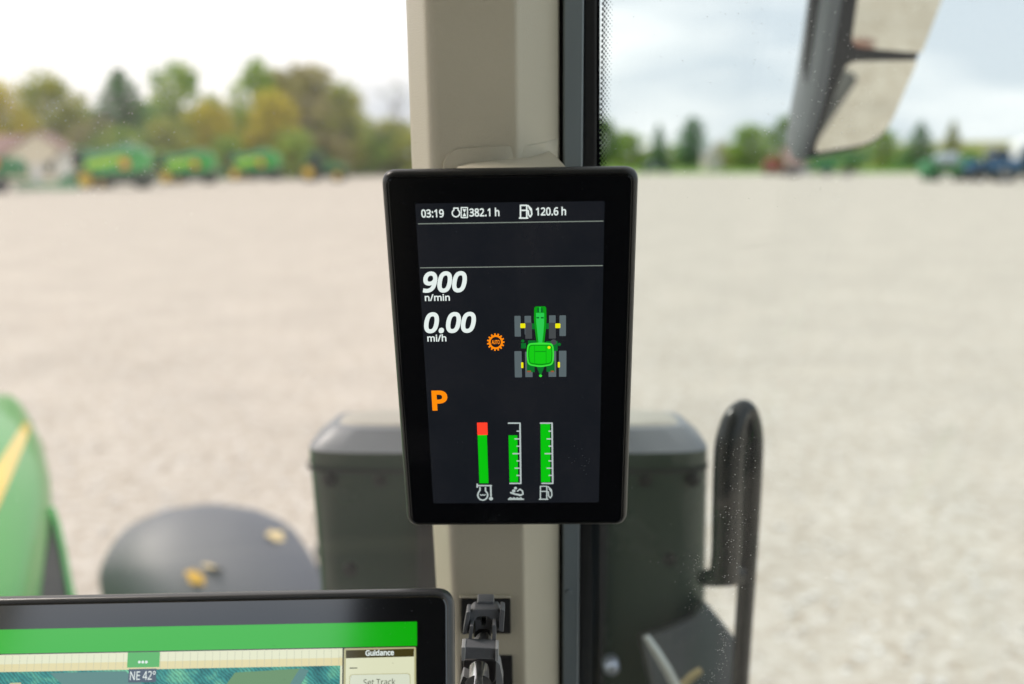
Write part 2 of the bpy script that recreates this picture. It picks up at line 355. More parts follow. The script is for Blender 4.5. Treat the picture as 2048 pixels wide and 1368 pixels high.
def broadleaf(h, w, seed, clumps=16, leaves=150, low=0.18, bare=False):
    # unit tree with height h and crown width w; returns trunk MB, crown MB
    rg = random.Random(seed); tk = MB(); cr_ = MB()
    tk.tube([(0, 0, -0.2), (0.05 * w, 0, h * .25), (-.02 * w, 0.03 * w, h * .5), (0, 0, h * .85)], [h * .022, h * .016, h * .011, h * .003], 8)
    for i in range(clumps):
        t = (i + 0.5) / clumps; ang = i * 2.4 + rg.uniform(-.4, .4)
        z = h * (low + (1 - low) * t * 0.93); prof = math.sin(PI * min(1, 0.18 + 0.78 * t)) ** 0.7
        rad = w * 0.5 * prof * rg.uniform(0.35, 0.85)
        c = Vector((math.cos(ang) * rad, math.sin(ang) * rad, z))
        b0 = Vector((0, 0, max(h * .15, z - rad * .8 - h * 0.05)))
        tk.tube([b0, (b0 + c) / 2 + Vector((0, 0, h * .02)), c], [h * .008, h * .005, h * .002], 5)
        if bare:
            for k in range(7):
                e = c + Vector((rg.gauss(0, .12) * w, rg.gauss(0, .12) * w, rg.uniform(.0, .14) * h))
                tk.tube([c, (c + e) / 2 + Vector((0, 0, .01 * h)), e], [h * .003, h * .002, h * .001], 4)
            leafy(cr_, c, (w * .12, w * .12, w * .12), 10, rg, h * 0.014)
        else:
            q = w * rg.uniform(.15, .24)
            leafy(cr_, c, (q, q, q * .8), leaves, rg, h * 0.027)
    return tk, cr_
def conifer(h, w, seed, col=False):
    rg = random.Random(seed); tk = MB(); cr_ = MB()
    tk.tube([(0, 0, -.2), (0, 0, h * .5), (0, 0, h * .97)], [h * .018, h * .011, h * .002], 8)
    L = 17
    for i in range(L):
        t = i / (L - 1); z = h * (.07 + .9 * t)
        rad = w * .5 * ((1 - t) ** .8 if not col else min(1, 1.35 * (1 - t) ** .45)) + h * .008
        nb = max(5, int(13 * (1 - t * .6)))
        for k in range(nb):
            a = 2 * PI * k / nb + i * .7 + rg.uniform(-.15, .15); rr_ = rad * rg.uniform(.75, 1.12)
            e = Vector((math.cos(a) * rr_, math.sin(a) * rr_, z - rr_ * (.18 if not col else -.25)))
            s = Vector((0, 0, z)); 
            if not col: tk.tube([s, e], [h * .003, h * .001], 3, cap=False)
            for j in range(11):
                p = s.lerp(e, (j + 1.2) / 11.5)
                leafy(cr_, p, (rr_ * .13, rr_ * .13, h * .022), 3, rg, h * .021)
    return tk, cr_
kinds = {}
def tree(px, top, wpx, Y, kind, label, seed, base_z=0.0, group='trees behind the yard', name=None):
    p = P(px, 340, Y); h = zat(top, Y) - base_z; w = wpx / FPX * Y
    key, shp = kind
    if (kind, seed % 3) not in kinds:
        if shp == 'con': tk, c_ = conifer(10, 4.5, seed)
        elif shp == 'col': tk, c_ = conifer(10, 3.2, seed, True)
        elif shp == 'bare': tk, c_ = broadleaf(10, 6, seed, 13, 0, .3, True)
        elif shp == 'low': tk, c_ = broadleaf(10, 12, seed, 15, 190, .05)
        elif shp == 'open': tk, c_ = broadleaf(10, 9, seed, 17, 165, .15)
        else: tk, c_ = broadleaf(10, 9, seed, 22, 190, .08)
        a = tk.build('trunk', M_BARK); b = c_.build('crown', LM[key])
        kinds[(kind, seed % 3)] = (a.data, b.data); bpy.data.objects.remove(a); bpy.data.objects.remove(b)
    W0 = {'con': 4.5, 'col': 3.2, 'bare': 6, 'low': 12, 'open': 9, 'full': 9}[shp]
    td, cd = kinds[(kind, seed % 3)]
    nm = name or {'con': 'spruce_tree', 'col': 'cedar_tree', 'bare': 'bare_tree', 'low': 'bushy_tree', 'open': 'broadleaf_tree', 'full': 'broadleaf_tree'}[shp]
    r = empty(nm, (p.x, Y, base_z), seed * 1.3, label, 'tree', group)
    r.scale = (w / W0 * 1.15, w / W0 * 1.15, h / 10)
    for n_, d in (('trunk', td), ('crown', cd)):
        o = bpy.data.objects.new(n_, d); C.objects.link(o); o.parent = r
tree(-70, 150, 170, 128, ('olive', 'full'), 'olive tree at the far left edge behind the brown-roofed house', 1)
tree(8, 163, 120, 122, ('gold', 'full'), 'tall golden tree at the left edge above the house roof', 2)
tree(110, 146, 150, 134, ('olive', 'full'), 'broad olive and gold tree rising behind the cream house gable', 3)
tree(195, 235, 120, 128, ('brown', 'low'), 'low brownish bushy tree between the house and the first harvester', 4)
tree(250, 136, 215, 132, ('dark', 'con'), 'tall pointed dark spruce behind the largest green harvester', 5)
tree(362, 122, 138, 140, ('green', 'open'), 'tall round green tree with gaps, right of the dark spruce', 6)
tree(330, 238, 130, 127, ('olive', 'low'), 'low olive tree behind the second harvester', 7)
tree(432, 205, 120, 133, ('gold', 'open'), 'gold-leaved tree of middle height between the two tall green ones', 8)
tree(420, 262, 120, 150, ('brown', 'low'), 'dim brown thicket tree under the gold one behind the second harvester', 9)
tree(515, 118, 105, 146, ('green', 'open'), 'tall narrow green tree left of the big brown-crowned tree', 10)
tree(612, 128, 190, 150, ('brown', 'full'), 'very wide tall tree with brownish thinning crown', 11)
tree(555, 185, 140, 136, ('gold', 'full'), 'golden tree standing in front of the wide brown-crowned one', 12)
tree(690, 165, 120, 148, ('olive', 'open'), 'olive thin-leaved tree sloping off right of the brown crown', 13)
tree(508, 262, 130, 140, ('brown', 'low'), 'low brown tree behind the third harvester', 14)
tree(640, 262, 150, 142, ('brown', 'low'), 'low brown tree behind the small green tractor', 15)
tree(722, 250, 110, 152, ('green', 'low'), 'low green tree right of the small green tractor', 16)
tree(768, 268, 110, 158, ('fresh', 'low'), 'low fresh green tree left of the cab pillar', 17)
tree(798, 160, 80, 165, ('brown', 'bare'), 'thin almost bare tree just left of the cab pillar', 18)
tree(830, 262, 120, 156, ('olive', 'low'), 'low olive tree half hidden behind the cab pillar', 19)
tree(900, 255, 130, 165, ('green', 'low'), 'low green tree wholly behind the cab pillar', 20)
G2 = 'trees beyond the right part of the yard'
for i_, (px, tp_, w_, Y_, kd, lb_) in enumerate((
  (60, 215, 130, 140, ('olive', 'low'), 'olive bushy tree filling in above the house roof ridge'),
  (175, 212, 100, 142, ('olive', 'full'), 'olive tree between the broad one behind the gable and the spruce'),
  (300, 205, 110, 146, ('green', 'full'), 'green tree filling the gap just right of the spruce'),
  (395, 215, 130, 150, ('olive', 'full'), 'olive tree under the tall round green one'),
  (470, 205, 110, 152, ('olive', 'full'), 'olive tree in the gap right of the gold-leaved one'),
  (560, 140, 100, 156, ('green', 'full'), 'green tree top left of the brown crown and behind the golden one'),
  (660, 200, 140, 154, ('olive', 'full'), 'olive tree filling in under the right side of the brown crown'),
  (700, 235, 110, 158, ('green', 'full'), 'green tree at the foot of the thin-leaved olive one'),
  (745, 238, 90, 160, ('olive', 'low'), 'faint olive tree in the low gap left of the bare tree'),
  (260, 255, 150, 124, ('green', 'low'), 'low green bush tree right behind the largest harvester'),
  (590, 262, 130, 130, ('green', 'low'), 'low green bush tree between the third harvester and the small tractor'),
  (455, 270, 110, 128, ('green', 'low'), 'low green bush tree between the second and third harvesters'))):
    tree(px, tp_, w_, Y_, kd, lb_, 41 + i_)
tree(790, 238, 100, 162, ('olive', 'full'), 'yellow-green tree touching the left edge of the cab pillar', 60)
tree(150, 225, 120, 136, ('gold', 'full'), 'golden tree low behind the shed between house and spruce', 61)
tree(1205, 238, 80, 215, ('fresh', 'full'), 'light green tree showing through the dotted glass edge', 21, group=G2)
tree(1255, 262, 75, 225, ('green', 'full'), 'rounded green tree next to the light green one at the glass edge', 22, group=G2)
tree(1316, 246, 52, 220, ('dark', 'con'), 'narrow pointed conifer left of the tall column-shaped tree', 23, group=G2)
tree(1382, 232, 56, 215, ('dark', 'col'), 'tall column-shaped dark conifer standing alone above its neighbours', 24, group=G2)
tree(1350, 288, 70, 232, ('green', 'low'), 'low green bush tree between the two dark conifers', 25, group=G2)
tree(1445, 282, 60, 235, ('brown', 'low'), 'low brownish tree right of the small white house', 26, group=G2)
tree(1500, 250, 92, 222, ('green', 'full'), 'broad rounded green tree left of the mirror housing', 27, group=G2)
tree(1568, 232, 80, 225, ('fresh', 'full'), 'pale green tree partly covered by the mirror housing', 28, group=G2)
tree(1640, 262, 80, 225, ('green', 'full'), 'green tree behind the lower end of the mirror', 29, group=G2)
tree(1705, 268, 80, 230, ('green', 'full'), 'green tree mostly hidden by the mirror glass', 30, group=G2)
tree(1765, 258, 62, 222, ('green', 'full'), 'green tree close to the right corner of the mirror', 31, group=G2)
tree(1836, 242, 86, 212, ('dark', 'con'), 'wide pointed conifer right of the mirror', 32, group=G2)
tree(1900, 240, 60, 216, ('olive', 'con'), 'slim olive conifer at the right end of the tree row', 33, group=G2)
tree(1800, 290, 90, 235, ('green', 'low'), 'low green tree between mirror and wide conifer', 34, group=G2)
tree(1945, 292, 90, 240, ('green', 'low'), 'low green tree above the blue machine', 35, group=G2)
tree(1475, 292, 80, 240, ('green', 'low'), 'low green tree under the broad rounded one', 36, group=G2)
tree(1300, 295, 90, 240, ('olive', 'low'), 'low olive tree behind the narrow conifer', 37, group=G2)
tree(2030, 285, 70, 245, ('olive', 'low'), 'low olive tree above the white tank', 38, group=G2)
tree(1870, 296, 90, 242, ('green', 'low'), 'low green tree behind the grey tank', 39, group=G2)

# ------------------------------------------------------------------ wheels and machines in the yard
def wheel(parent, loc, r, w, rimmat, rr_=0.55, lugs=22):
    loc = Vector(loc)
    tb = MB(); h = w / 2
    tb.lathe([(r * rr_, -h * .8), (r * .8, -h), (r * .96, -h * .9), (r, -h * .5), (r, h * .5), (r * .96, h * .9), (r * .8, h), (r * rr_, h * .8)], (0, 0, 0), 'Y', 36)
    for k in range(lugs):
        a = 2 * PI * k / lugs
        for sd in (-1, 1):
            aa = a + (PI / lugs if sd > 0 else 0)
            m = Matrix.Rotation(-aa, 3, 'Y') @ Matrix.Rotation(sd * .5, 3, 'X')
            tb.box(Matrix.Rotation(-aa, 3, 'Y') @ Vector((r * 1.0, sd * h * .48, 0)), (r * .09, h * .95, r * .07), m)
    t = tb.build('wheel', M_TYRE, parent, smooth=30); t.location = loc
    rb = MB(); rb.lathe([(r * rr_ * 1.02, -h * .82), (r * rr_ * .95, -h * .5), (r * .2, -h * .25), (0.001, -h * .25)], (0, 0, 0), 'Y', 28)
    rb.lathe([(r * rr_ * 1.02, h * .82), (r * rr_ * .95, h * .5), (r * .2, h * .25), (0.001, h * .25)], (0, 0, 0), 'Y', 28)
    for k in range(8):
        a = 2 * PI * k / 8; rb.box((math.cos(a) * r * .14, -h * .3, math.sin(a) * r * .14), (r * .04, h * .14, r * .04)); rb.box((math.cos(a) * r * .14, h * .3, math.sin(a) * r * .14), (r * .04, h * .14, r * .04))
    rb.build('rim', rimmat, t, smooth=35)
    return t
def harvester(px, base, rz, s, label):
    # local: front towards -x, seen side towards -y
    Yd = 0
    v = (684 - base) / FPX; d = ray(px, base); Yd = -2.9 * d.y / d.z
    p = P(px, base, Yd)
    r = empty('combine_harvester', (p.x, p.y, 0.02), rz, label, 'farm machine', 'green harvesters parked in a row'); r.scale = (s, s, s)
    b = MB()   # body shell: sides with curved tail
    prof = [(-2.6, 1.25), (-2.6, 2.3), (-1.9, 3.0), (-.6, 3.3), (1.3, 3.62), (2.6, 3.45), (3.0, 3.0), (3.05, 2.2), (2.75, 1.55), (1.2, 1.35), (-1, 1.1)]
    b.prism(prof, -1.45, 1.45); b.build('body', M_GREEN, r, bevel=0.14, seg=3)
    b = MB(); b.prism([(-2.3, 1.75), (-2.2, 2.35), (-.4, 2.75), (1.2, 2.98), (1.2, 2.75), (-.2, 2.15)], -1.50, -1.452); b.build('side_stripe', M_STRIPE, r)
    b = MB(); b.loft([[Vector((-2.0, -1.3, 3.05)), Vector((-2.0, 1.3, 3.05))], [Vector((-.5, -1.5, 3.5)), Vector((-.5, 1.5, 3.5))], [Vector((1.2, -1.45, 4.05)), Vector((1.2, 1.45, 4.05))], [Vector((2.0, -1.2, 3.6)), Vector((2.0, 1.2, 3.6))]])
    b.prism([(-1.9, 3.0), (-.5, 3.45), (1.2, 4.0), (2.0, 3.55)], -1.38, 1.38); b.build('grain_tank', M_LIGHTGREEN, r, bevel=0.05)
    b = MB(); b.tube([(-2.3, -1.62, 2.95), (.5, -1.66, 3.3), (2.7, -1.6, 3.62)], [.17, .17, .16], 12); b.build('unloading_auger', M_LIGHTGREEN, r, smooth=40)
    b = MB(); b.prism([(-3.5, 1.7), (-3.75, 2.6), (-3.3, 3.35), (-2.55, 3.4), (-2.55, 1.7)], -.85, .85); b.build('cab', M_WINDOW, r, bevel=0.08)
    b = MB(); b.box((-3.05, 0, 3.46), (1.3, 1.9, .16)); b.build('cab_roof', M_GREEN, r, bevel=0.05)
    b = MB(); b.box((.2, 0, 1.05), (5.2, 1.6, .5)); b.box((1.9, 0, 1.0), (1.5, 2.5, .9)); b.box((-.2, -1.2, 1.2), (1.6, .5, .5)); b.box((1.2, 0, .8), (3.6, 2.9, .8))
    b.build('chassis', M_CHASSIS, r, bevel=0.05)
    b = MB(); b.prism([(-4.8, .35), (-4.9, .95), (-3.4, 1.6), (-2.6, 1.7), (-2.6, 1.1), (-4.1, .4)], -.6, .6); b.build('feeder_house', M_DARKGREEN, r, bevel=0.03)
    for sd in (-1, 1):
        wheel(r, (-2.35, sd * 1.65, .78), .78, .6, M_YELLOW, .72)
        wheel(r, (-1.15, sd * 1.45, .48), .48, .4, mat('tan_rim', (.62, .42, .12), rough=.6) if 'tan_rim' not in bpy.data.materials else bpy.data.materials['tan_rim'], .7)
        wheel(r, (2.1, sd * 1.2, .55), .55, .4, M_CHASSIS, .5)
    b = MB(); b.tube([(1.0, -1.66, 2.2), (1.0, -1.5, 2.2)], .42, 20); b.build('amber_marker', M_AMBER, r, smooth=40)
    b = MB()
    for k in range(5): b.box((-2.9, -1.25, .6 + k * .3), (.5, .05, .05))
    b.box((-3.16, -1.25, 1.2), (.05, .05, 1.6)); b.box((-2.64, -1.25, 1.2), (.05, .05, 1.6)); b.build('ladder', M_YELLOW, r)
    return r
harvester(238, 377, R(8), 1.0, 'largest green harvester, nearest of the row, right beside the cream house')
harvester(382, 368, R(4), 0.90, 'middle green harvester of the three with yellow wheels')
harvester(515, 361, R(-2), 0.94, 'third green harvester, furthest right and smallest of the three')
def yard_tractor(px, base, rz, s, label, body, rim, group=None):
    d = ray(px, base); Yd = -2.9 * d.y / d.z; p = P(px, base, Yd)
    r = empty('farm_tractor', (p.x, p.y, 0.02), rz, label, 'tractor', group); r.scale = (s, s, s)
    b = MB(); b.prism([(-2.6, .9), (-2.65, 1.5), (-2.3, 1.72), (-.5, 1.95), (-.4, 1.0)], -.38, .38); b.build('hood', body, r, bevel=0.08, seg=3)
    b = MB(); b.prism([(-.5, 1.3), (-.35, 2.75), (1.0, 2.8), (1.2, 1.5)], -.75, .75); b.build('cab', M_WINDOW, r, bevel=0.05)
    b = MB(); b.box((.35, 0, 2.88), (1.75, 1.7, .18)); b.build('roof', body, r, bevel=0.07)
    for sx, sy in ((-.45, -.74), (-.45, .74), (1.05, -.74), (1.05, .74)):
        b = MB(); b.tube([(sx, sy, 1.3), (sx + .08, sy, 2.8)], .05, 6); b.build('cab_post', body, r)
    b = MB(); b.box((-.6, 0, .8), (4.0, .5, .5)); b.tube([(-1.9, -.95, .62), (-1.9, .95, .62)], .09, 8); b.tube([(.9, -1.1, .9), (.9, 1.1, .9)], .13, 8); b.build('chassis', M_CHASSIS, r)
    for sd in (-1, 1):
        wheel(r, (.9, sd * 1.05, .92), .92, .5, rim, .55); wheel(r, (-1.9, sd * .95, .62), .62, .36, rim, .55)
        b = MB(); b.prism([(.1, 1.4), (.3, 1.85), (.9, 2.0), (1.6, 1.8), (1.75, 1.5), (1.6, 1.55), (.9, 1.9), (.35, 1.7)], sd * .78, sd * 1.3); b.build('fender', body, r)
    b = MB(); b.tube([(-1.5, .28, 1.8), (-1.5, .28, 2.6)], .05, 8); b.build('exhaust', M_BLACK, r)
    return r
yard_tractor(640, 363, R(180), 1.15, 'small green tractor with yellow wheels at the right end of the machine row', M_DARKGREEN, M_YELLOW)
# machine cut by the left edge: green drill with dark tyre and an orange marker
d = ray(32, 386); Yd = -2.9 * d.y / d.z; p = P(32, 386, Yd)
r = empty('seed_drill', (p.x, p.y, .02), 0, 'green seed drill with orange marker and dark tyre cut by the left edge', 'farm machine')
b = MB(); b.prism([(-3, 1.2), (-3, 2.5), (-2.7, 2.8), (.3, 2.7), (.7, 2.0), (.6, 1.3)], -1, 1); b.build('hopper', M_DARKGREEN, r, bevel=.06)
b = MB(); b.box((-1, 0, .9), (5, .25, .25)); b.box((2.4, .2, .45), (5.2, .2, .22)); b.box((2.4, .5, .75), (5.2, .16, .16)); 
for k in range(9): b.box((.3 + k * .55, .1, .33), (.07, .5, .45))
b.build('toolbar', M_LIGHTGREEN, r)
wheel(r, (-.5, -1.3, .62), .62, .4, M_GREYM, .4)
wheel(r, (-2.6, -1.3, .62), .62, .4, M_GREYM, .4)
b = MB(); b.tube([(-1.05, -1.2, 2.3), (-1.05, -1.0, 2.3)], .42, 18); b.build('orange_marker', M_ORANGE, r)
# green mower with header between drill and first harvester (low, pale green bar)
# house on the left
p = P(72, 352, 112)
r = empty('house', (p.x, p.y, 0), R(14), 'cream house with brown-pink roof at the left edge behind the machines', 'house')
b = MB(); b.prism([(-9, 0), (-9, 3.0), (3.5, 3.0), (3.5, 0)], 0.5, 7); b.prism([(-2.5, 0), (-2.5, 3.1), (0.6, 5.3), (3.7, 3.1), (3.7, 0)], -1.5, 7.2); b.build('wall', M_WALLP, r)
b = MB()
b.add([(-9.4, 0, 2.85), (0, 0, 2.85), (0, 3.75, 5.2), (-9.4, 3.75, 5.2), (-9.4, 7.5, 2.85), (0, 7.5, 2.85)], [(0, 1, 2, 3), (3, 2, 5, 4)])
b.add([(-9.4, 0, 2.7), (0, 0, 2.7), (0, 3.75, 5.05), (-9.4, 3.75, 5.05), (-9.4, 7.5, 2.7), (0, 7.5, 2.7)], [(0, 1, 2, 3), (3, 2, 5, 4)])
for sd in (-1, 1):
    q = [(0.6, -1.9, 5.55), (0.6 + sd * 3.5, -1.9, 3.03), (0.6 + sd * 3.5, 7.6, 3.03), (0.6, 7.6, 5.55)]
    b.add(q + [(x, y, z - .16) for x, y, z in q], [(0, 1, 2, 3), (4, 5, 6, 7), (0, 1, 5, 4), (1, 2, 6, 5), (3, 2, 6, 7)])
b.build('roof', M_ROOFP, r)
for wx, wy in ((-.9, -1.54), (1.7, -1.54)):
    b = MB(); b.box((wx, wy, 1.7), (.9, .06, 1.2)); f = b.build('window', M_WHITE, r); b = MB(); b.box((wx, wy - .035, 1.7), (.74, .02, 1.04)); b.build('pane', M_WINDOW, f)
b = MB(); b.box((-6, .47, 1.6), (1.3, .06, 1.1)); f = b.build('window', M_WHITE, r); b = MB(); b.box((-6, .43, 1.6), (1.1, .02, .9)); b.build('pane', M_WINDOW, f)
b = MB(); b.box((.4, -1.53, 1.0), (.95, .06, 2.0)); b.build('door', M_WHITE, r)
# white-topped shed right of it
p = P(150, 352, 103)
r = empty('garden_shed', (p.x, p.y, 0), R(-10), 'small pale shed between the cream house and the first harvester', 'shed')
b = MB(); b.prism([(-1.3, 0), (-1.3, 2.6), (0, 3.6), (1.3, 2.6), (1.3, 0)], -1.2, 1.2); b.build('wall', mat('pale_boards', (.62, .62, .56), rough=.7), r)
b = MB()
for sd in (-1, 1): b.add([(0, -1.4, 3.72), (sd * 1.6, -1.4, 2.5), (sd * 1.6, 1.4, 2.5), (0, 1.4, 3.72), (0, -1.4, 3.64), (sd * 1.6, -1.4, 2.42), (sd * 1.6, 1.4, 2.42), (0, 1.4, 3.64)], [(0, 1, 2, 3), (4, 5, 6, 7), (0, 1, 5, 4), (1, 2, 6, 5), (3, 2, 6, 7)])
b.build('roof', M_ROOFP, r)
b = MB(); b.box((0, -1.23, 1.0), (.9, .05, 1.9)); b.build('door', M_WHITE, r)

# right side of the yard
def gpos(px, base):
    d = ray(px, base); Yd = -2.9 * d.y / d.z; q = P(px, base, Yd); return Vector((q.x, q.y, .02))
# small white house far off
q = P(1422, 338, 200)
r = empty('small_house', (q.x, q.y, 0), R(8), 'tiny white and pinkish house far off left of the mirror, among trees', 'house'); r.scale = (.62, .62, .75)
b = MB(); b.prism([(-2.4, 0), (-2.4, 3.2), (0, 5.2), (2.4, 3.2), (2.4, 0)], -3, 3); b.build('wall', mat('pinkish_siding', (.60, .53, .50), rough=.8), r)
b = MB()
for sd in (-1, 1): b.add([(0, -3.3, 5.4), (sd * 2.8, -3.3, 3.05), (sd * 2.8, 3.3, 3.05), (0, 3.3, 5.4), (0, -3.3, 5.25), (sd * 2.8, -3.3, 2.9), (sd * 2.8, 3.3, 2.9), (0, 3.3, 5.25)], [(0, 1, 2, 3), (4, 5, 6, 7), (0, 1, 5, 4), (1, 2, 6, 5), (3, 2, 6, 7)])
b.build('roof', mat('grey_shingles', (.30, .28, .27), rough=.9), r)
b = MB(); b.box((-.9, -3.04, 1.8), (.9, .06, 1.2)); f = b.build('window', M_WHITE, r); b = MB(); b.box((-.9, -3.08, 1.8), (.7, .02, 1.0)); b.build('pane', M_WINDOW, f)
# parked dark blue pickup far off
r = empty('pickup_truck', gpos(1312, 346), R(5), 'dark blue pickup parked at the far grass edge under the narrow conifer', 'pickup')
b = MB(); b.prism([(-2.6, .5), (-2.65, 1.0), (-1.3, 1.15), (-.8, 1.75), (.6, 1.75), (.8, 1.15), (2.6, 1.1), (2.6, .5)], -.9, .9); b.build('body', mat('navy_paint', (.03, .05, .10), rough=.3, coat=.5), r, bevel=.08)
b = MB(); b.prism([(-1.15, 1.18), (-.75, 1.66), (.5, 1.66), (.6, 1.18)], -.93, .93); b.build('window', M_WINDOW, r)
for wx in (-1.7, 1.6):
    for sd in (-1, 1): wheel(r, (wx, sd * .82, .38), .38, .25, M_GREYM, .6, 12)
# red implement
r = empty('farm_implement', gpos(1548, 350), R(-6), 'red farm implement with dark wheels below the mirror housing', 'farm machine'); r.scale = (.8, .8, .78)
b = MB(); b.prism([(-2, .9), (-1.8, 2.6), (-.6, 3.3), (.9, 3.1), (1.5, 1.0)], -1, 1); b.build('hopper', M_RED, r, bevel=.08)
b = MB(); b.box((0, 0, .8), (4.6, .4, .3)); b.tube([(1.6, 0, .8), (3.6, 0, .6)], .09, 8); b.build('frame', M_CHASSIS, r)
for wx in (-1.2, 1.0):
    for sd in (-1, 1): wheel(r, (wx, sd * 1.2, .55), .55, .35, M_RED, .5, 14)
r = empty('grain_cart', gpos(1588, 352), R(4), 'pale grey-pink grain cart right of the red implement', 'farm machine')
b = MB(); b.prism([(-.9, 1.3), (-1.7, 3.9), (1.5, 3.9), (.9, 1.3)], -1.2, 1.2); b.build('hopper', mat('dusty_red_grey', (.40, .27, .26), rough=.6, var=.1), r, bevel=.06)
b = MB(); b.box((0, 0, 1.1), (2.6, 1.2, .3)); b.tube([(0, -1.4, .6), (0, 1.4, .6)], .09, 8); b.box((1.1, -1.3, .8), (1.4, .3, 1.0)); b.build('frame', M_GREYM, r)
for sd in (-1, 1): wheel(r, (-.4, sd * 1.4, .7), .7, .4, M_GREYM, .5, 14)
# green sprayer/planter below the mirror
r = empty('field_sprayer', gpos(1672, 352), R(-4), 'green folded farm implement just below the mirror bottom edge', 'farm machine')
b = MB(); b.prism([(-5.5, 1.5), (-3.5, 2.4), (4.8, 3.3), (5.2, 2.7), (-2.5, 1.5)], -.3, .3); b.build('boom', M_DARKGREEN, r, bevel=.04)
b = MB(); b.prism([(-2.6, .7), (-2.6, 1.9), (-.8, 2.3), (-.2, 1.0)], -1, 1); b.build('hopper', M_DARKGREEN, r, bevel=.06)
b = MB(); b.box((0, 0, .9), (8, .25, .25))
for k in range(8): b.box((-3.4 + k, 0, .55), (.12, .5, .7))
b.build('frame', M_CHASSIS, r)
for wx in (-1.6, 1.3): wheel(r, (wx, -1.1, .6), .6, .35, M_GREYM, .5, 14)
# green machine with pale tank
r = empty('tank_sprayer', gpos(1893, 362), R(3), 'green machine carrying a pale grey tank, left of the blue machine', 'farm machine')
b = MB(); b.tube([(-1.5, 0, 2.5), (-1.3, 0, 2.5), (.9, 0, 2.5), (1.1, 0, 2.5)], [.5, .7, .7, .5], 20); b.build('tank', mat('pale_tank', (.46, .52, .58), rough=.35), r, smooth=40)
b = MB(); b.prism([(-3.2, .9), (-3.0, 2.1), (-1.8, 2.4), (-1.6, 1.3), (1.4, 1.3), (1.6, 2.9), (2.7, 2.9), (2.9, .8), (-2, .6)], -1.1, 1.1); b.build('body', M_DARKGREEN, r, bevel=.08)
b = MB(); b.box((0, 0, .9), (5.2, .8, .5)); b.box((-2.4, -.9, .5), (1.2, .3, .8)); b.build('frame', M_DARKGREEN, r)
for wx in (-1.9, 1.8):
    for sd in (-1, 1): wheel(r, (wx, sd * 1.25, .65), .65, .4, M_DARKGREEN, .5, 16)
# blue machines
for k, (px, base, s, rz, lb) in enumerate(((1985, 363, 1.25, 6, 'blue tractor with dark wheels right of the green tank machine'), (2052, 365, 1.35, -12, 'blue tractor cut by the right edge under the white tank'))):
    yard_tractor(px, base, R(rz), s * 1.0, lb, M_BLUE, M_GREYM, 'blue tractors at the right edge')
q = P(2052, 345, 150)
r = empty('storage_tank', (q.x, q.y, .02), 0, 'round white storage tank at the right edge behind the blue machines', 'tank'); r.scale = (1.3, 1.3, 1.05)
b = MB(); b.lathe([(2.0, 0), (2.0, 4.1), (1.7, 4.7), (.9, 5.1), (.4, 5.2), (.35, 5.4), (.001, 5.42)], (0, 0, 0), 'Z', 40); b.build('shell', M_WHITE, r, smooth=50)
b = MB()
for z in (1.0, 2.1, 3.2): b.lathe([(2.02, z), (2.08, z + .05), (2.02, z + .1)], (0, 0, 0), 'Z', 40)
b.build('band', M_WHITE, r, smooth=60)
b = MB()
for k in range(11): b.box((0, -2.15, .4 + k * .35), (.4, .04, .04))
b.box((-.22, -2.15, 2.1), (.05, .05, 4)); b.box((.22, -2.15, 2.1), (.05, .05, 4)); b.build('ladder', M_GREYM, r)

# ------------------------------------------------------------------ the tractor we sit in
TR = empty('tractor', (0, 0, 0), 0, 'green tractor seen from inside its cab, with taupe corner pillar, hood, fender and mirror', 'tractor')
# A-pillar: lofted trim
Ltab = [(-700, 786), (0, 812), (340, 824), (700, 843), (1055, 866), (1368, 884), (2300, 930)]
Rtab = [(-700, 1119), (0, 1119), (1055, 1119), (2300, 1117)]
def pilY(y): return 0.668 + 0.036 * y / 1368
def pilD(s):
    if s < 0.12: t = (0.12 - s) / 0.12; return 0.040 * t ** 1.1 + 0.003
    if s < 0.19: t = (0.19 - s) / 0.07; return 0.003 * t * t
    if s < 0.70: return 0.0
    if s < 0.745: t = (s - .70) / .045; return 0.005 * t * t
    t = (s - 0.745) / 0.255; return 0.005 + 0.041 * t + 0.009 * t ** 6
rows = []
S = [0, .02, .04, .06, .08, .1, .115, .13, .15, .175, .2, .3, .4, .5, .6, .68, .70, .715, .73, .745, .76, .79, .82, .85, .88, .9, .92, .94, .955, .97, .985, 1]
for i in range(49):
    y = -700 + i * 62.5
    L, Rr = interp(Ltab, y), interp(Rtab, y)
    row = [P(L + (Rr - L) * s, y, pilY(y) + pilD(s)) for s in S]
    row += [P(Rr - 6, y, pilY(y) + 0.12), P(L + 20, y, pilY(y) + 0.12)]
    rows.append(row)
b = MB(); b.loft(rows, closed=True, cap=True); pillar = b.build('corner_pillar', M_TAUPE, TR, smooth=70)
bvh = BVHTree.FromPolygons([tuple(v) for v in b.v], b.f)
def hit(px, py, tree_, off=0.001):
    d = ray(px, py).normalized(); h_ = tree_.ray_cast(EYE, d)
    return (h_[0] - d * off) if h_[0] else None
# raised mounting patch with rounded corner and its shelf
outl = [(884, 470), (884, 345), (886, 325), (893, 308), (905, 299), (920, 295), (960, 292), (1010, 290), (1060, 288), (1085, 284), (1105, 279), (1116, 276)]
def patch(px_rows, off):   # rows of px points projected on the pillar
    return [[hit(x, y, bvh, off) for x, y in r_] for r_ in px_rows]
b = MB(); outer = [hit(x, y, bvh, 0.0) for x, y in outl]; mid = [hit(x + (2.5 if i < 5 else 1), y + (3 if i > 2 else 0), bvh, .0028) for i, (x, y) in enumerate(outl)]
rws = [outer, mid]
for t in (.25, .5, .75, 1): rws.append([hit(x + (1000 - x) * t * .9 if x < 1110 else x - 6 * t, y + (470 - y) * t, bvh, .0028) or mid[i] for i, (x, y) in enumerate(outl)])
b.loft(rws); b.build('mounting_patch', M_TAUPE, TR, smooth=50)
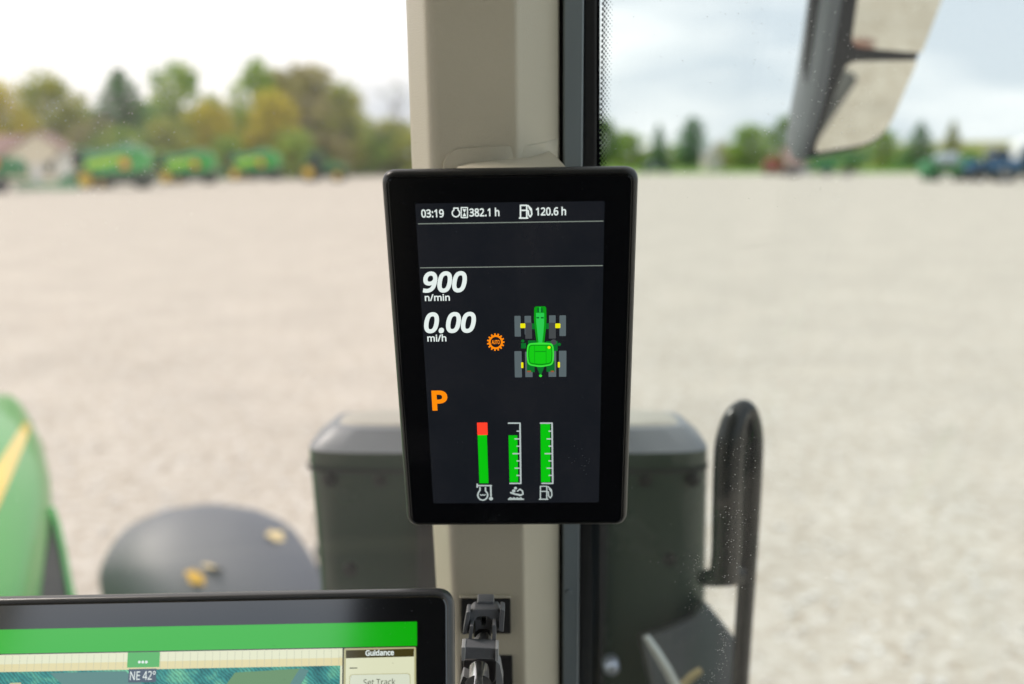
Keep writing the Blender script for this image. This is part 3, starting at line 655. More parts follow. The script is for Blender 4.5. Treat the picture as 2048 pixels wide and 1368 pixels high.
# shelf carrying the display
b = MB()
back = [(900, 352), (915, 332), (940, 325), (985, 320), (1030, 318), (1062, 314), (1082, 307), (1098, 302)]
front = [(905, 362), (925, 350), (955, 348), (1000, 347), (1040, 346), (1080, 345), (1110, 344), (1138, 343)]
r0 = [hit(x, y, bvh, 0.002) for x, y in back]; r3 = [P(x, y, .625) for x, y in front]
r1 = [a.lerp(c, .3) + Vector((0, 0, .0012)) for a, c in zip(r0, r3)]; r2 = [a.lerp(c, .75) + Vector((0, 0, .0010)) for a, c in zip(r0, r3)]
r4 = [p_ + Vector((0, 0, -.05)) for p_ in r3]; r5 = [p_ + Vector((0, .05, -.06)) for p_ in r3]
b.loft([r0, r1, r2, r3, r4, r5]); b.build('display_shelf', M_TAUPE, TR, smooth=50)
# seal, door frame, rubber, glass edge
def strip(name, m, tl, tr_, Y, dep, bev=.0015, ys=(-700, 2300), step=250):
    rows = []; y = ys[0]
    while y <= ys[1]:
        l, r_ = interp(tl, y), interp(tr_, y)
        yy_ = pilY(y) + Y; rows.append([P(l, y, yy_), P(r_, y, yy_), P(r_, y, yy_) + Vector((0, dep, 0)), P(l, y, yy_) + Vector((0, dep, 0))]); y += step
    bb = MB(); bb.loft(rows, closed=True, cap=True); return bb.build(name, m, TR, bevel=bev)
k_ = lambda a, c: [(0, a), (1368, c)]
strip('pillar_seal', M_RUBBER, k_(1110, 1110), k_(1129, 1127), .058, .05)
strip('door_frame', M_FRAME, k_(1127, 1125), k_(1168, 1157), .050, .045, .0012)
strip('door_seal', M_RUBBER, k_(1166, 1154), k_(1194, 1192), .060, .04, .002)
b = MB(); 
for yy in (1184,):
    c0 = P(1138, yy, pilY(yy) + .0495); b.lathe([(.0001, -.0012), (.0022, -.0010), (.0026, 0), (.0026, .002)], c0, 'Y', 16)
b.build('frame_plug', M_FRAME, TR, smooth=60)
# door glass plane
GW = Vector((.5, -.866, 0)); GO = P(1188, 684, .752); GN = Vector((.866, .5, 0))
def gp(px, py): return on_plane(px, py, GO, GN)
M_WIND = glass('windshield_glass', (0.985, 0.958, 0.935), 0.065)
M_DOORG = glass('door_glass_tint', (0.935, 0.950, 0.925), 0.016)
b = MB(); th = Vector((GN.x, GN.y, 0)) * .005
q = [GO - GW * .04 + Vector((0, 0, z)) for z in (-1.2, .9)] + [GO + GW * .95 + Vector((0, 0, z)) for z in (.9, -1.2)]
b.add(q + [v + th for v in q], [(0, 1, 2, 3), (4, 5, 6, 7), (0, 1, 5, 4), (1, 2, 6, 5), (2, 3, 7, 6), (3, 0, 4, 7)])
dg = b.build('door_glass', M_DOORG, TR)
# printed black band and fading dots on the glass edge
b = MB(); ys = [-700, 0, 700, 1368, 2300]
fl = k_(1180, 1186); frr = k_(1201, 1193)
fr_rows = [[gp(interp(fl, y), y) - GN * .0007, gp(1200.5, y) - GN * .0007] for y in ys]
bb_rows = [[v + GN * .0004 for v in r_] for r_ in fr_rows]
b.loft([[a, c, c2, a2] for (a, c), (a2, c2) in zip(fr_rows, bb_rows)], closed=True, cap=True)
b.build('printed_band', M_FRIT, dg)
b = MB()
dm = .00185
z0 = gp(1202, 684)
cols = [(0, 1.45), (1, 1.2), (2, 1.0), (3, .78), (4, .58), (5, .4)]
t0 = (gp(1201, 300) - GO).dot(GW)
for ci, rad in cols:
    for k in range(-100, 150):
        z = EYE.z + k * .0037 + (.00185 if ci % 2 else 0)
        base = GO + GW * (t0 + .0010 + ci * .0023); c0 = Vector((base.x, base.y, z)) - GN * .0006
        rr2 = rad * .001
        b.add([c0 + GW * (rr2 * math.cos(a)) + Vector((0, 0, rr2 * math.sin(a))) for a in [PI * j / 4 for j in range(8)]], [tuple(range(8))])
tag(b.build('printed_dots', M_FRIT, dg), kind='stuff')
# windshield
b = MB(); WY = .84
q = [Vector((-1.5, WY - .25, 1.6)), Vector((-.5, WY - .02, 1.6)), Vector((-.03, WY, 1.6)), Vector((.02, WY - .01, 1.6))]
rows = [q, [v + Vector((0, -.09, 1.95)) for v in q]]
rows2 = [[v + Vector((0, .006, 0)) for v in r_] for r_ in rows]
b.loft([rows[0], rows[1], rows2[1], rows2[0], rows[0]]); b.build('windshield', M_WIND, TR, smooth=30)
# dust specks stuck on the panes
def specks(pane, pts, plane_o, plane_n, side):
    bb = MB()
    for x, y, rpx in pts:
        c0 = on_plane(x, y, plane_o, plane_n) ; rr3 = rpx / FPX * (c0 - EYE).length
        u_ = plane_n.cross(Vector((0, 0, 1))).normalized(); n_ = 6
        vs = [c0 + (u_ * math.cos(a) * rr3 * rnd.uniform(.6, 1.2) + Vector((0, 0, math.sin(a) * rr3 * rnd.uniform(.6, 1.2)))) + side * .0003 for a in [2 * PI * j / n_ for j in range(n_)]]
        bb.add(vs + [c0 + side * .0009], [(j, (j + 1) % n_, n_) for j in range(n_)])
    return tag(bb.build('dirt_specks', M_SPECK, pane), kind='stuff')
M_SPECK = mat('dried_mud_speck', (.62, .62, .58), rough=.9)
nt = M_SPECK.node_tree; bs = nt.nodes['Principled BSDF']; ou = [n for n in nt.nodes if n.type == 'OUTPUT_MATERIAL'][0]
tlu = nt.nodes.new('ShaderNodeBsdfTranslucent'); tlu.inputs['Color'].default_value = (.9, .9, .88, 1); ms_ = nt.nodes.new('ShaderNodeMixShader'); ms_.inputs[0].default_value = .6
nt.links.new(bs.outputs[0], ms_.inputs[1]); nt.links.new(tlu.outputs[0], ms_.inputs[2]); nt.links.new(ms_.outputs[0], ou.inputs['Surface'])
pts = []
for _ in range(150):
    pts.append((rnd.gauss(1470, 22), rnd.uniform(870, 1190), rnd.choice((.3, .4, .6, .9))))
for _ in range(170):
    a = rnd.uniform(-.9, 1.0); pts.append((1345 + 105 * math.cos(a) + rnd.gauss(0, 9), 1290 + 95 * math.sin(a * 1.2) + rnd.gauss(0, 9), rnd.choice((.3, .5, .8))))
for _ in range(70): pts.append((1395 + rnd.gauss(0, 22), rnd.uniform(1110, 1230), rnd.choice((.4, .6))))
for _ in range(230): pts.append((rnd.uniform(1230, 2080), rnd.uniform(-20, 420), rnd.choice((.35, .5, .7, 1.0))))
for _ in range(110): pts.append((rnd.gauss(1640, 60), rnd.gauss(180, 90), rnd.choice((.4, .6, .8))))
for _ in range(70): pts.append((rnd.uniform(1230, 2080), rnd.uniform(420, 1400), rnd.choice((.3, .5))))
for _ in range(60): pts.append((rnd.gauss(1960, 60), rnd.gauss(330, 30), rnd.choice((.4, .6, .9))))
pts = [q for q in pts if q[0] > 1225]
specks(dg, pts, GO, GN, -GN)
wsn = Vector((0, 1, .046)).normalized(); wo_ = Vector((-.3, WY - .015, 1.6))
ws = [o for o in TR.children if o.name.startswith('windshield')][0]
pts = []
for _ in range(420): pts.append((rnd.gauss(120, 170), rnd.gauss(250, 110), rnd.choice((.35, .5, .7, .9))))
for _ in range(120): pts.append((rnd.uniform(-60, 820), rnd.uniform(-40, 1160), rnd.choice((.3, .5, .7))))
pts = [q for q in pts if -80 < q[0] < 800]
bb = MB()
wbv = BVHTree.FromObject(ws, bpy.context.evaluated_depsgraph_get())
for x, y, rpx in pts:
    c0 = hit(x, y, wbv, .0006)
    if c0 is None: continue
    rr3 = rpx / FPX * .85
    vs = [c0 + Vector((math.cos(a) * rr3 * rnd.uniform(.6, 1.2), 0, math.sin(a) * rr3 * rnd.uniform(.6, 1.2))) for a in [2 * PI * j / 6 for j in range(6)]]
    bb.add(vs + [c0 - Vector((0, .0006, 0))], [(j, (j + 1) % 6, 6) for j in range(6)])
tag(bb.build('dirt_specks', M_SPECK, ws), kind='stuff')

# cab shell behind and above the camera
roof_o = [(-1.12, .82), (.02, .82), (.09, .76), (.62, -.22), (.92, -1.35), (-1.25, -1.35)]
b = MB(); b.prism([(x * .97, y * .97) for x, y in roof_o], 3.39, 3.47, axis='Z'); b.box((-.25, -.3, 3.37), (1.1, 1.1, .05)); b.box((-.2, -.3, 3.335), (.5, .8, .04)); b.build('headliner', M_HEAD, TR, bevel=.02)
b = MB(); b.prism(roof_o, 3.472, 3.61, axis='Z'); b.build('cab_roof', M_GREEN, TR, bevel=.05)
b = MB(); b.box((-.2, -1.33, 2.1), (2.2, .08, 1.3)); b.box((1.0, -1.3, 2.6), (.08, .08, 1.7)); b.box((-1.32, -1.3, 2.9), (.10, .1, 1.2)); b.box((.95, -1.3, 2.9), (.12, .1, 1.2)); b.box((-1.12, -.25, 2.9), (.09, .10, 1.2)); b.build('rear_frame', M_TAUPE, TR, bevel=.02)
b = MB(); b.box((-.1, -.25, 1.42), (2.0, 2.2, .06)); b.build('cab_floor', M_RUBBER, TR)
b = MB(); b.box((0, -.42, 2.05), (.56, .55, .14)); b.build('seat_cushion', mat('seat_fabric', (.03, .03, .028), rough=.9), TR, bevel=.04)
b = MB(); b.box((0, -.62, 2.58), (.60, .16, 1.1)); b.box((0, -.62, 3.2), (.40, .14, .24)); b.box((0, -.66, 1.75), (.2, .2, .6)); b.build('seat_back_blocker', mat('seat_fabric_dark', (.02, .02, .019), rough=.9), TR, bevel=.05, seg=3)  # unseen seat back, made oversize to block sky reflected in the guidance monitor

# hood: sections along a line receding to the front
# outer right contour points: px, py, Y ; then the rounded top inward
hood_c = [(-60, 1420, 1.55), (30, 1290, 1.75), (66, 1190, 1.95), (80, 1110, 2.12), (98, 1020, 2.36), (100, 960, 2.56), (86, 890, 2.83), (62, 840, 3.05), (42, 808, 3.2), (20, 790, 3.3)]
HX = Vector((.90, .43, 0)).normalized()      # points right of the hood axis
rows = []
for i, (px, py, Y) in enumerate(hood_c):
    e = P(px, py, Y); k = min(1, (len(hood_c) - 1 - i) / 3 + .15)
    row = [e + Vector((0, 0, -.85)) - HX * .02, e + Vector((0, 0, -.4)), e, e - HX * .03 + Vector((0, 0, .035 * k)), e - HX * .10 + Vector((0, 0, .085 * k)), e - HX * .22 + Vector((0, 0, .12 * k)), e - HX * .42 + Vector((0, 0, .14 * k)),
           e - HX * .62 + Vector((0, 0, .12 * k)), e - HX * .76 + Vector((0, 0, .07 * k)), e - HX * .84, e - HX * .84 + Vector((0, 0, -.85))]
    rows.append(row)
b = MB(); b.loft(rows, cap=False); b.loft([rows[-1], [r_ * .5 + rows[-1][6] * .5 + Vector((-.03, .06, -.15)) for r_ in rows[-1]]])
hood = b.build('hood', M_HOOD, TR, smooth=50)
hb_ = BVHTree.FromPolygons([tuple(v) for v in b.v], b.f)
b = MB(); rws = []
for i in range(15):
    t = i / 14
    xa, ya = -10 + t * 66, 938 - t * 104 - 8 * t * (1 - t); xb, yb = -10 + t * 77, 1028 - t * 186 + 14 * t * (1 - t)
    pts_ = [hit(xa + (xb - xa) * q_, ya + (yb - ya) * q_, hb_, .006) for q_ in (0, .33, .66, 1)]
    if all(pts_): rws.append(pts_)
if len(rws) > 1: b.loft(rws); b.build('hood_stripe', mat('stripe_pale_yellow', (.95, .66, .07), rough=.3, coat=.5), hood, smooth=60)
# side grille panel beside the hood and its green frame edge
g_ = MB()
gpts = [(100, 1015, 2.40), (112, 1045, 2.36), (122, 1090, 2.30), (133, 1150, 2.22), (146, 1215, 2.15), (170, 1330, 2.0), (20, 1330, 1.80), (66, 1205, 2.02), (70, 1120, 2.2)]
g_.add([P(x, y, Y) for x, y, Y in gpts] + [P(x, y, Y) + Vector((-.05, .12, -.1)) for x, y, Y in gpts], [tuple(range(9))] + [(k, (k + 1) % 9, 9 + (k + 1) % 9, 9 + k) for k in range(9)])
g_.build('side_grille', mat('grille_black', (.035, .036, .038), rough=.55, var=.3, vscale=60), TR)
b = MB(); b.tube([P(x, y, Y) for x, y, Y in ((103, 1018, 2.38), (114, 1050, 2.34), (125, 1100, 2.28), (136, 1160, 2.2), (150, 1230, 2.1), (175, 1340, 1.98))], .009, 8); b.build('hood_edge_trim', M_GREEN, TR, smooth=60)

# front fender, with turned-down edge
fl = [(1009, 385, 455, 3.32), (1012, 360, 480, 3.31), (1018, 312, 532, 3.28), (1030, 278, 562, 3.24), (1048, 250, 586, 3.19), (1072, 228, 604, 3.13), (1100, 212, 622, 3.07), (1128, 200, 638, 3.02), (1150, 197, 645, 2.98), (1185, 203, 655, 2.93), (1240, 212, 662, 2.86), (1330, 222, 668, 2.78)]
rows = []
for i, (y, l, r_, Y) in enumerate(fl):
    n = 13; row = []
    for j in range(n):
        s = j / (n - 1); x = l + (r_ - l) * s
        crown = 4 * (1 - (2 * s - 1) ** 4)
        row.append(P(x, y - crown * (1 if 1 < i else .3) + abs(2 * s - 1) ** 6 * 10, Y + .09 * abs(2 * s - 1) ** 3))
    rows.append(row)
lip = [v + Vector((0, .05, -.10)) for v in rows[0]]
b = MB(); b.loft([lip] + rows)
b.loft([[r_[0] for r_ in rows], [r_[0] + Vector((.03, .03, -.09)) for r_ in rows]]); b.loft([[r_[-1] for r_ in rows], [r_[-1] + Vector((-.03, .03, -.09)) for r_ in rows]])
fender = b.build('front_fender', M_FENDER, TR, smooth=60)
fb = BVHTree.FromPolygons([tuple(v) for v in b.v], b.f)
b = MB(); b.tube([Vector((0, 0, 0))] * 1 + [Vector((0, 0, .001))], .001, 3)
# front tyre under and beside the fender
tp = P(690, 1260, 3.3)
whl = wheel(TR, (0, 0, 0), .72, .46, M_YELLOW, .5); whl.location = Vector((tp.x + .10, 3.95, tp.z - .36)); whl.rotation_euler = (0, 0, R(90 + 21))
whl['label'] = 'front tyre behind the fender'
# maple leaves lying on the fender
M_LEAFY = mat('fallen_leaf_yellow', (.85, .50, .06), rough=.7, var=.25, vscale=40)
M_LEAFP = mat('fallen_leaf_pale', (.82, .66, .36), rough=.7, var=.2, vscale=40)
def leaf(px, py, s, ang, m, label):
    c0 = hit(px, py, fb, .004)
    out = []
    for k in range(30):
        a = 2 * PI * k / 30; lob = .62 + .38 * abs(math.cos(2.5 * a)) ** .7
        if k == 0: lob = 1.0
        out.append((math.cos(a) * lob, math.sin(a) * lob))
    o = MB(); vs = [Vector((x * s, y * s, .12 * s * (x * x - y * y) + rnd.uniform(0, .05) * s)) for x, y in out]
    o.add(vs + [Vector((0, 0, .04 * s))], [(k, (k + 1) % 30, 30) for k in range(30)])
    o.tube([(s * .2, 0, .03 * s), (s * 1.3, .05 * s, .1 * s), (s * 1.9, .2 * s, .02 * s)], [s * .04, s * .03, s * .02], 5)
    q_ = o.build('maple_leaf', m); q_.location = c0; q_.rotation_euler = (R(24), R(4), ang)
    tag(q_, label, 'leaf', 'fallen leaves on the front fender'); return q_
leaf(396, 1152, .042, R(40), M_LEAFY, 'deep yellow fallen leaf near the middle of the grey fender')
leaf(426, 1134, .036, R(130), M_LEAFP, 'paler tan leaf overlapping the deep yellow one on the fender')
leaf(551, 1072, .036, R(70), M_LEAFP, 'pale fallen leaf by the upper right edge of the fender')

# exhaust aftertreatment cover: rounded box behind the pillar
def rsec(lx, rx, py, Yf, dep, e=4.5, n=56):
    a, c = P(lx, py, Yf + dep * .2), P(rx, py, Yf + dep * .2); z = P(1024, py, Yf + dep * .06).z
    cx, hw = (a.x + c.x) / 2, (c.x - a.x) / 2; out = []
    for k in range(n):
        w = 2 * PI * k / n; cw, sw = math.cos(w), math.sin(w)
        out.append(Vector((cx + hw * math.copysign(abs(cw) ** (2 / e), cw), Yf + dep / 2 - dep / 2 * math.copysign(abs(sw) ** (2 / e), sw), z)))
    return out
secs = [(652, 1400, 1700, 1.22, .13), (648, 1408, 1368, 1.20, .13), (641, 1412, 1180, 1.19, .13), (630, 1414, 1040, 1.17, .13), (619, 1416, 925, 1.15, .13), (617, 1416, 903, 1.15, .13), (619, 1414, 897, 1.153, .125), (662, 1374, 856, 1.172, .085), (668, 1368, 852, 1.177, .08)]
b = MB(); b.loft([rsec(*s_, e=7) for s_ in secs[:6]], closed=True, cap=True)
cov = b.build('exhaust_cover', M_STACK, TR, smooth=32)
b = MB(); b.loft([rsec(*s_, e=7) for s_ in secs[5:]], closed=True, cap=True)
b.build('cover_rim', mat('rim_sky_reflection_grey', (.19, .205, .225), rough=.4, var=.1, spec=.6), cov, smooth=32)  # bevel of the cover; sky reflection put in as a lighter grey base
b = MB(); b.loft([rsec(672, 1364, 854, 1.178, .076, e=6), rsec(684, 1352, 848, 1.18, .072, e=6), rsec(720, 1320, 841, 1.19, .06, e=5), rsec(770, 1270, 838, 1.20, .04, e=4)], closed=True, cap=True)
b.build('cover_cap', mat('cap_reflection_beige', (.40, .38, .33), rough=.55, var=.1), cov, smooth=40)  # reflection on the top put in as a pale beige base
b = MB(); a0 = P(872, 1050, 1.165); 
b.build('cover_rib', M_RUBBER, cov) if False else None
b = MB(); b.loft([rsec(613, 1417, 943, 1.1485, .133, e=7), rsec(612.5, 1417.5, 942, 1.1475, .135, e=7), rsec(612, 1418, 937, 1.1475, .135, e=7), rsec(612.5, 1417.5, 936, 1.1485, .133, e=7)], closed=True); b.build('cover_joint', M_RUBBER, cov, smooth=40)
for bx_, by_ in ((660, 960), (760, 960), (1290, 960), (1385, 960), (700, 1140), (1340, 1120)):
    b = MB(); b.lathe([(.001, -.006), (.0055, -.0055), (.006, -.002), (.0085, -.0015), (.009, .004)], P(bx_, by_, 1.156), 'Y', 14); b.build('bolt', M_CASE, cov, smooth=40)
b = MB(); b.box((P(852, 1150, 1.15).x, 1.172, 2.35), (.022, .03, .62)); b.build('cover_seam', M_RUBBER, cov, bevel=.004)
b = MB(); b.box((P(1203, 1150, 1.15).x, 1.172, 2.35), (.014, .03, .62)); b.build('cover_seam', M_RUBBER, cov, bevel=.004)
b = MB(); c0 = P(1222, 1330, 1.10); b.lathe([(.001, -.014), (.006, -.013), (.0095, -.008), (.010, 0), (.010, .008)], c0, 'Y', 20); b.build('bolt', mat('zinc_bolt', (.42, .46, .55), rough=.35, metal=.8), TR, smooth=40)

# grab handle
hp = []
path = [(1447, 1158, 1.02), (1452, 1100, 1.02), (1454, 1000, 1.02), (1458, 900, 1.02), (1464, 862, 1.022), (1471, 838, 1.025), (1480, 824, 1.03), (1490, 820, 1.035), (1498, 832, 1.04), (1505, 860, 1.045), (1507, 900, 1.05), (1503, 1000, 1.05), (1494, 1150, 1.05), (1484, 1300, 1.05), (1474, 1460, 1.05)]
pts_ = [P(*q) for q in path]
rad = [.0158] * 4 + [.0150, .0136, .0116, .0112, .0110, .0110, .0108, .0105, .0102, .0100, .0100]
sp = []; sr = []
for i in range(len(pts_) - 1):
    p0, p1, p2, p3 = pts_[max(i - 1, 0)], pts_[i], pts_[i + 1], pts_[min(i + 2, len(pts_) - 1)]
    for k in range(4):
        t = k / 4; sp.append(.5 * ((2 * p1) + (p2 - p0) * t + (2 * p0 - 5 * p1 + 4 * p2 - p3) * t * t + (3 * p1 - p0 - 3 * p2 + p3) * t ** 3)); sr.append(rad[i] + (rad[i + 1] - rad[i]) * t)
sp.append(pts_[-1]); sr.append(rad[-1])
b = MB(); b.tube(sp, sr, 20); gh = b.build('grab_handle', M_HANDLE, TR, smooth=60)
b = MB(); b.tube([P(1408, 1156, 1.06), P(1428, 1155, 1.03), P(1455, 1152, 1.02), P(1478, 1148, 1.03)], [.009, .010, .0115, .0105], 16); b.build('handle_foot', M_HANDLE, gh, smooth=60)
# step bracket at the lower right
b = MB()
poly = [(1285, 1275), (1330, 1262), (1392, 1232), (1410, 1200), (1428, 1222), (1460, 1262), (1482, 1290), (1480, 1480), (1330, 1480)]
b.add([P(x, y, 1.10 + (1430 - y) * .0003) for x, y in poly] + [P(x, y, 1.10 + (1430 - y) * .0003) + Vector((0, .05, -.02)) for x, y in poly], [tuple(range(9)), tuple(reversed(range(9, 18)))] + [(k, (k + 1) % 9, 9 + (k + 1) % 9, 9 + k) for k in range(9)])
b.build('step_bracket', mat('bracket_grey', (.075, .083, .088), rough=.42, var=.25, vscale=25, bump=.15, bscale=400), TR, bevel=.004)
b = MB(); b.tube([P(1292, 1272, 1.06), P(1312, 1302, 1.06), P(1334, 1338, 1.06), P(1352, 1372, 1.06), P(1375, 1420, 1.06)], [.0035, .005, .0055, .006, .006], 12); b.build('step_rod', mat('worn_aluminium', (.62, .66, .65), rough=.35, metal=.7, var=.2, vscale=80), TR, smooth=60)
b = MB(); b.tube([P(1365, 1372, 1.07), P(1385, 1352, 1.07), P(1402, 1340, 1.07)], [.005, .005, .004], 10); b.build('straw_stem', mat('straw', (.5, .40, .22), rough=.8), TR, smooth=60)

# mirror
MO = P(1750, 180, 1.60); MNn = Vector((.10, -.965, -.24)).normalized()
def mp_(px, py, off=0): return on_plane(px, py, MO + MNn * off, MNn)
def mplate(poly, off0, off1, bb):
    n = len(poly)
    bb.add([mp_(x, y, 0) + MNn * off0 for x, y in poly] + [mp_(x, y, 0) + MNn * off1 for x, y in poly], [tuple(range(n)), tuple(reversed(range(n, 2 * n)))] + [(k, (k + 1) % n, n + (k + 1) % n, n + k) for k in range(n)])
def rpoly(pts, r, seg=5):
    out = []; n = len(pts)
    for i in range(n):
        p0, p1, p2 = Vector(pts[i - 1]), Vector(pts[i]), Vector(pts[(i + 1) % n])
        rad_ = r[i] if hasattr(r, '__len__') else r
        a = p1 + (p0 - p1).normalized() * min(rad_, (p0 - p1).length * .45); c = p1 + (p2 - p1).normalized() * min(rad_, (p2 - p1).length * .45)
        for k in range(seg + 1):
            t = k / seg; out.append(tuple(a.lerp(p1, t).lerp(p1.lerp(c, t), t)))
    return out
b = MB()
mplate(rpoly([(1655, -260), (1990, -260), (1778, 262), (1742, 294), (1595, 322), (1612, 190)], [20, 20, 30, 45, 22, 20]), -.001, -.03, b)
mir = b.build('mirror', mat('mirror_frame_black', (.006, .007, .008), rough=.6, spec=.2), TR, bevel=.004)
# shell: deep grey housing on the left side
b = MB(); rws = []
for y, xl, xr, w_ in ((-260, 1664, 1722, 1), (0, 1636, 1684, 1), (100, 1622, 1667, 1), (180, 1610, 1652, 1), (250, 1597, 1632, .95), (300, 1588, 1614, .8), (318, 1590, 1612, .5)):
    a, c = mp_(xl, y), mp_(xr, y)
    rws.append([c - MNn * .002, a.lerp(c, .78) + MNn * .018 * w_, a.lerp(c, .35) + MNn * .016 * w_, a.lerp(c, .08) + MNn * .003, a - MNn * .03 * w_, a.lerp(c, .3) - MNn * .07 * w_, a.lerp(c, 1.2) - MNn * .08 * w_, a.lerp(c, 1.7) - MNn * .05 * w_])
b.loft(rws, closed=True, cap=True); b.build('mirror_housing', mat('housing_grey', (.13, .145, .16), rough=.45, bump=.1, bscale=400, spec=.6), mir, smooth=35)
M_MIRR = mat('mirror_silver', (.76, .75, .68), rough=.015, metal=1.0)
b = MB(); mplate(rpoly([(1748, -255), (1978, -255), (1842, 106), (1700, 94)], [10, 10, 8, 22]), .003, .001, b); b.build('mirror_glass', M_MIRR, mir)
b = MB(); mplate(rpoly([(1693, 122), (1834, 120), (1776, 256), (1738, 287), (1626, 305), (1640, 262)], [22, 6, 30, 35, 14, 20]), .003, .001, b); b.build('mirror_glass', M_MIRR, mir)
b = MB(); b.tube([mp_(1860, -255, -.03), mp_(1900, -420, -.05), P(1500, -700, 1.4)], .014, 12); b.build('mirror_arm', M_CASE, mir, smooth=60)
# unseen post, added to give the dark reflection in the mirror glass
def mirror_pt(px, py, dist):
    p_ = mp_(px, py, .003); d_ = (p_ - EYE).normalized(); r_ = d_ - 2 * d_.dot(MNn) * MNn; return p_ + r_ * dist
b = MB(); a0, a1 = mirror_pt(1700, 150, .95), mirror_pt(1625, 262, .95)
b.tube([a0 + (a0 - a1) * .04, a0, a1, a1 + (a1 - a0)], [.012, .022, .024, .024], 14); b.build('mirror_only_post', mat('post_grey', (.06, .065, .065), rough=.5), TR, smooth=50)
a0 = mirror_pt(1722, 88, 7); b = MB(); b.box(a0, (.22, .1, .07)); b.build('mirror_only_block', mat('mirror_block_red', (.20, .08, .05), rough=.3), TR, bevel=.03)  # unseen reddish block, added to give the red spot in the mirror

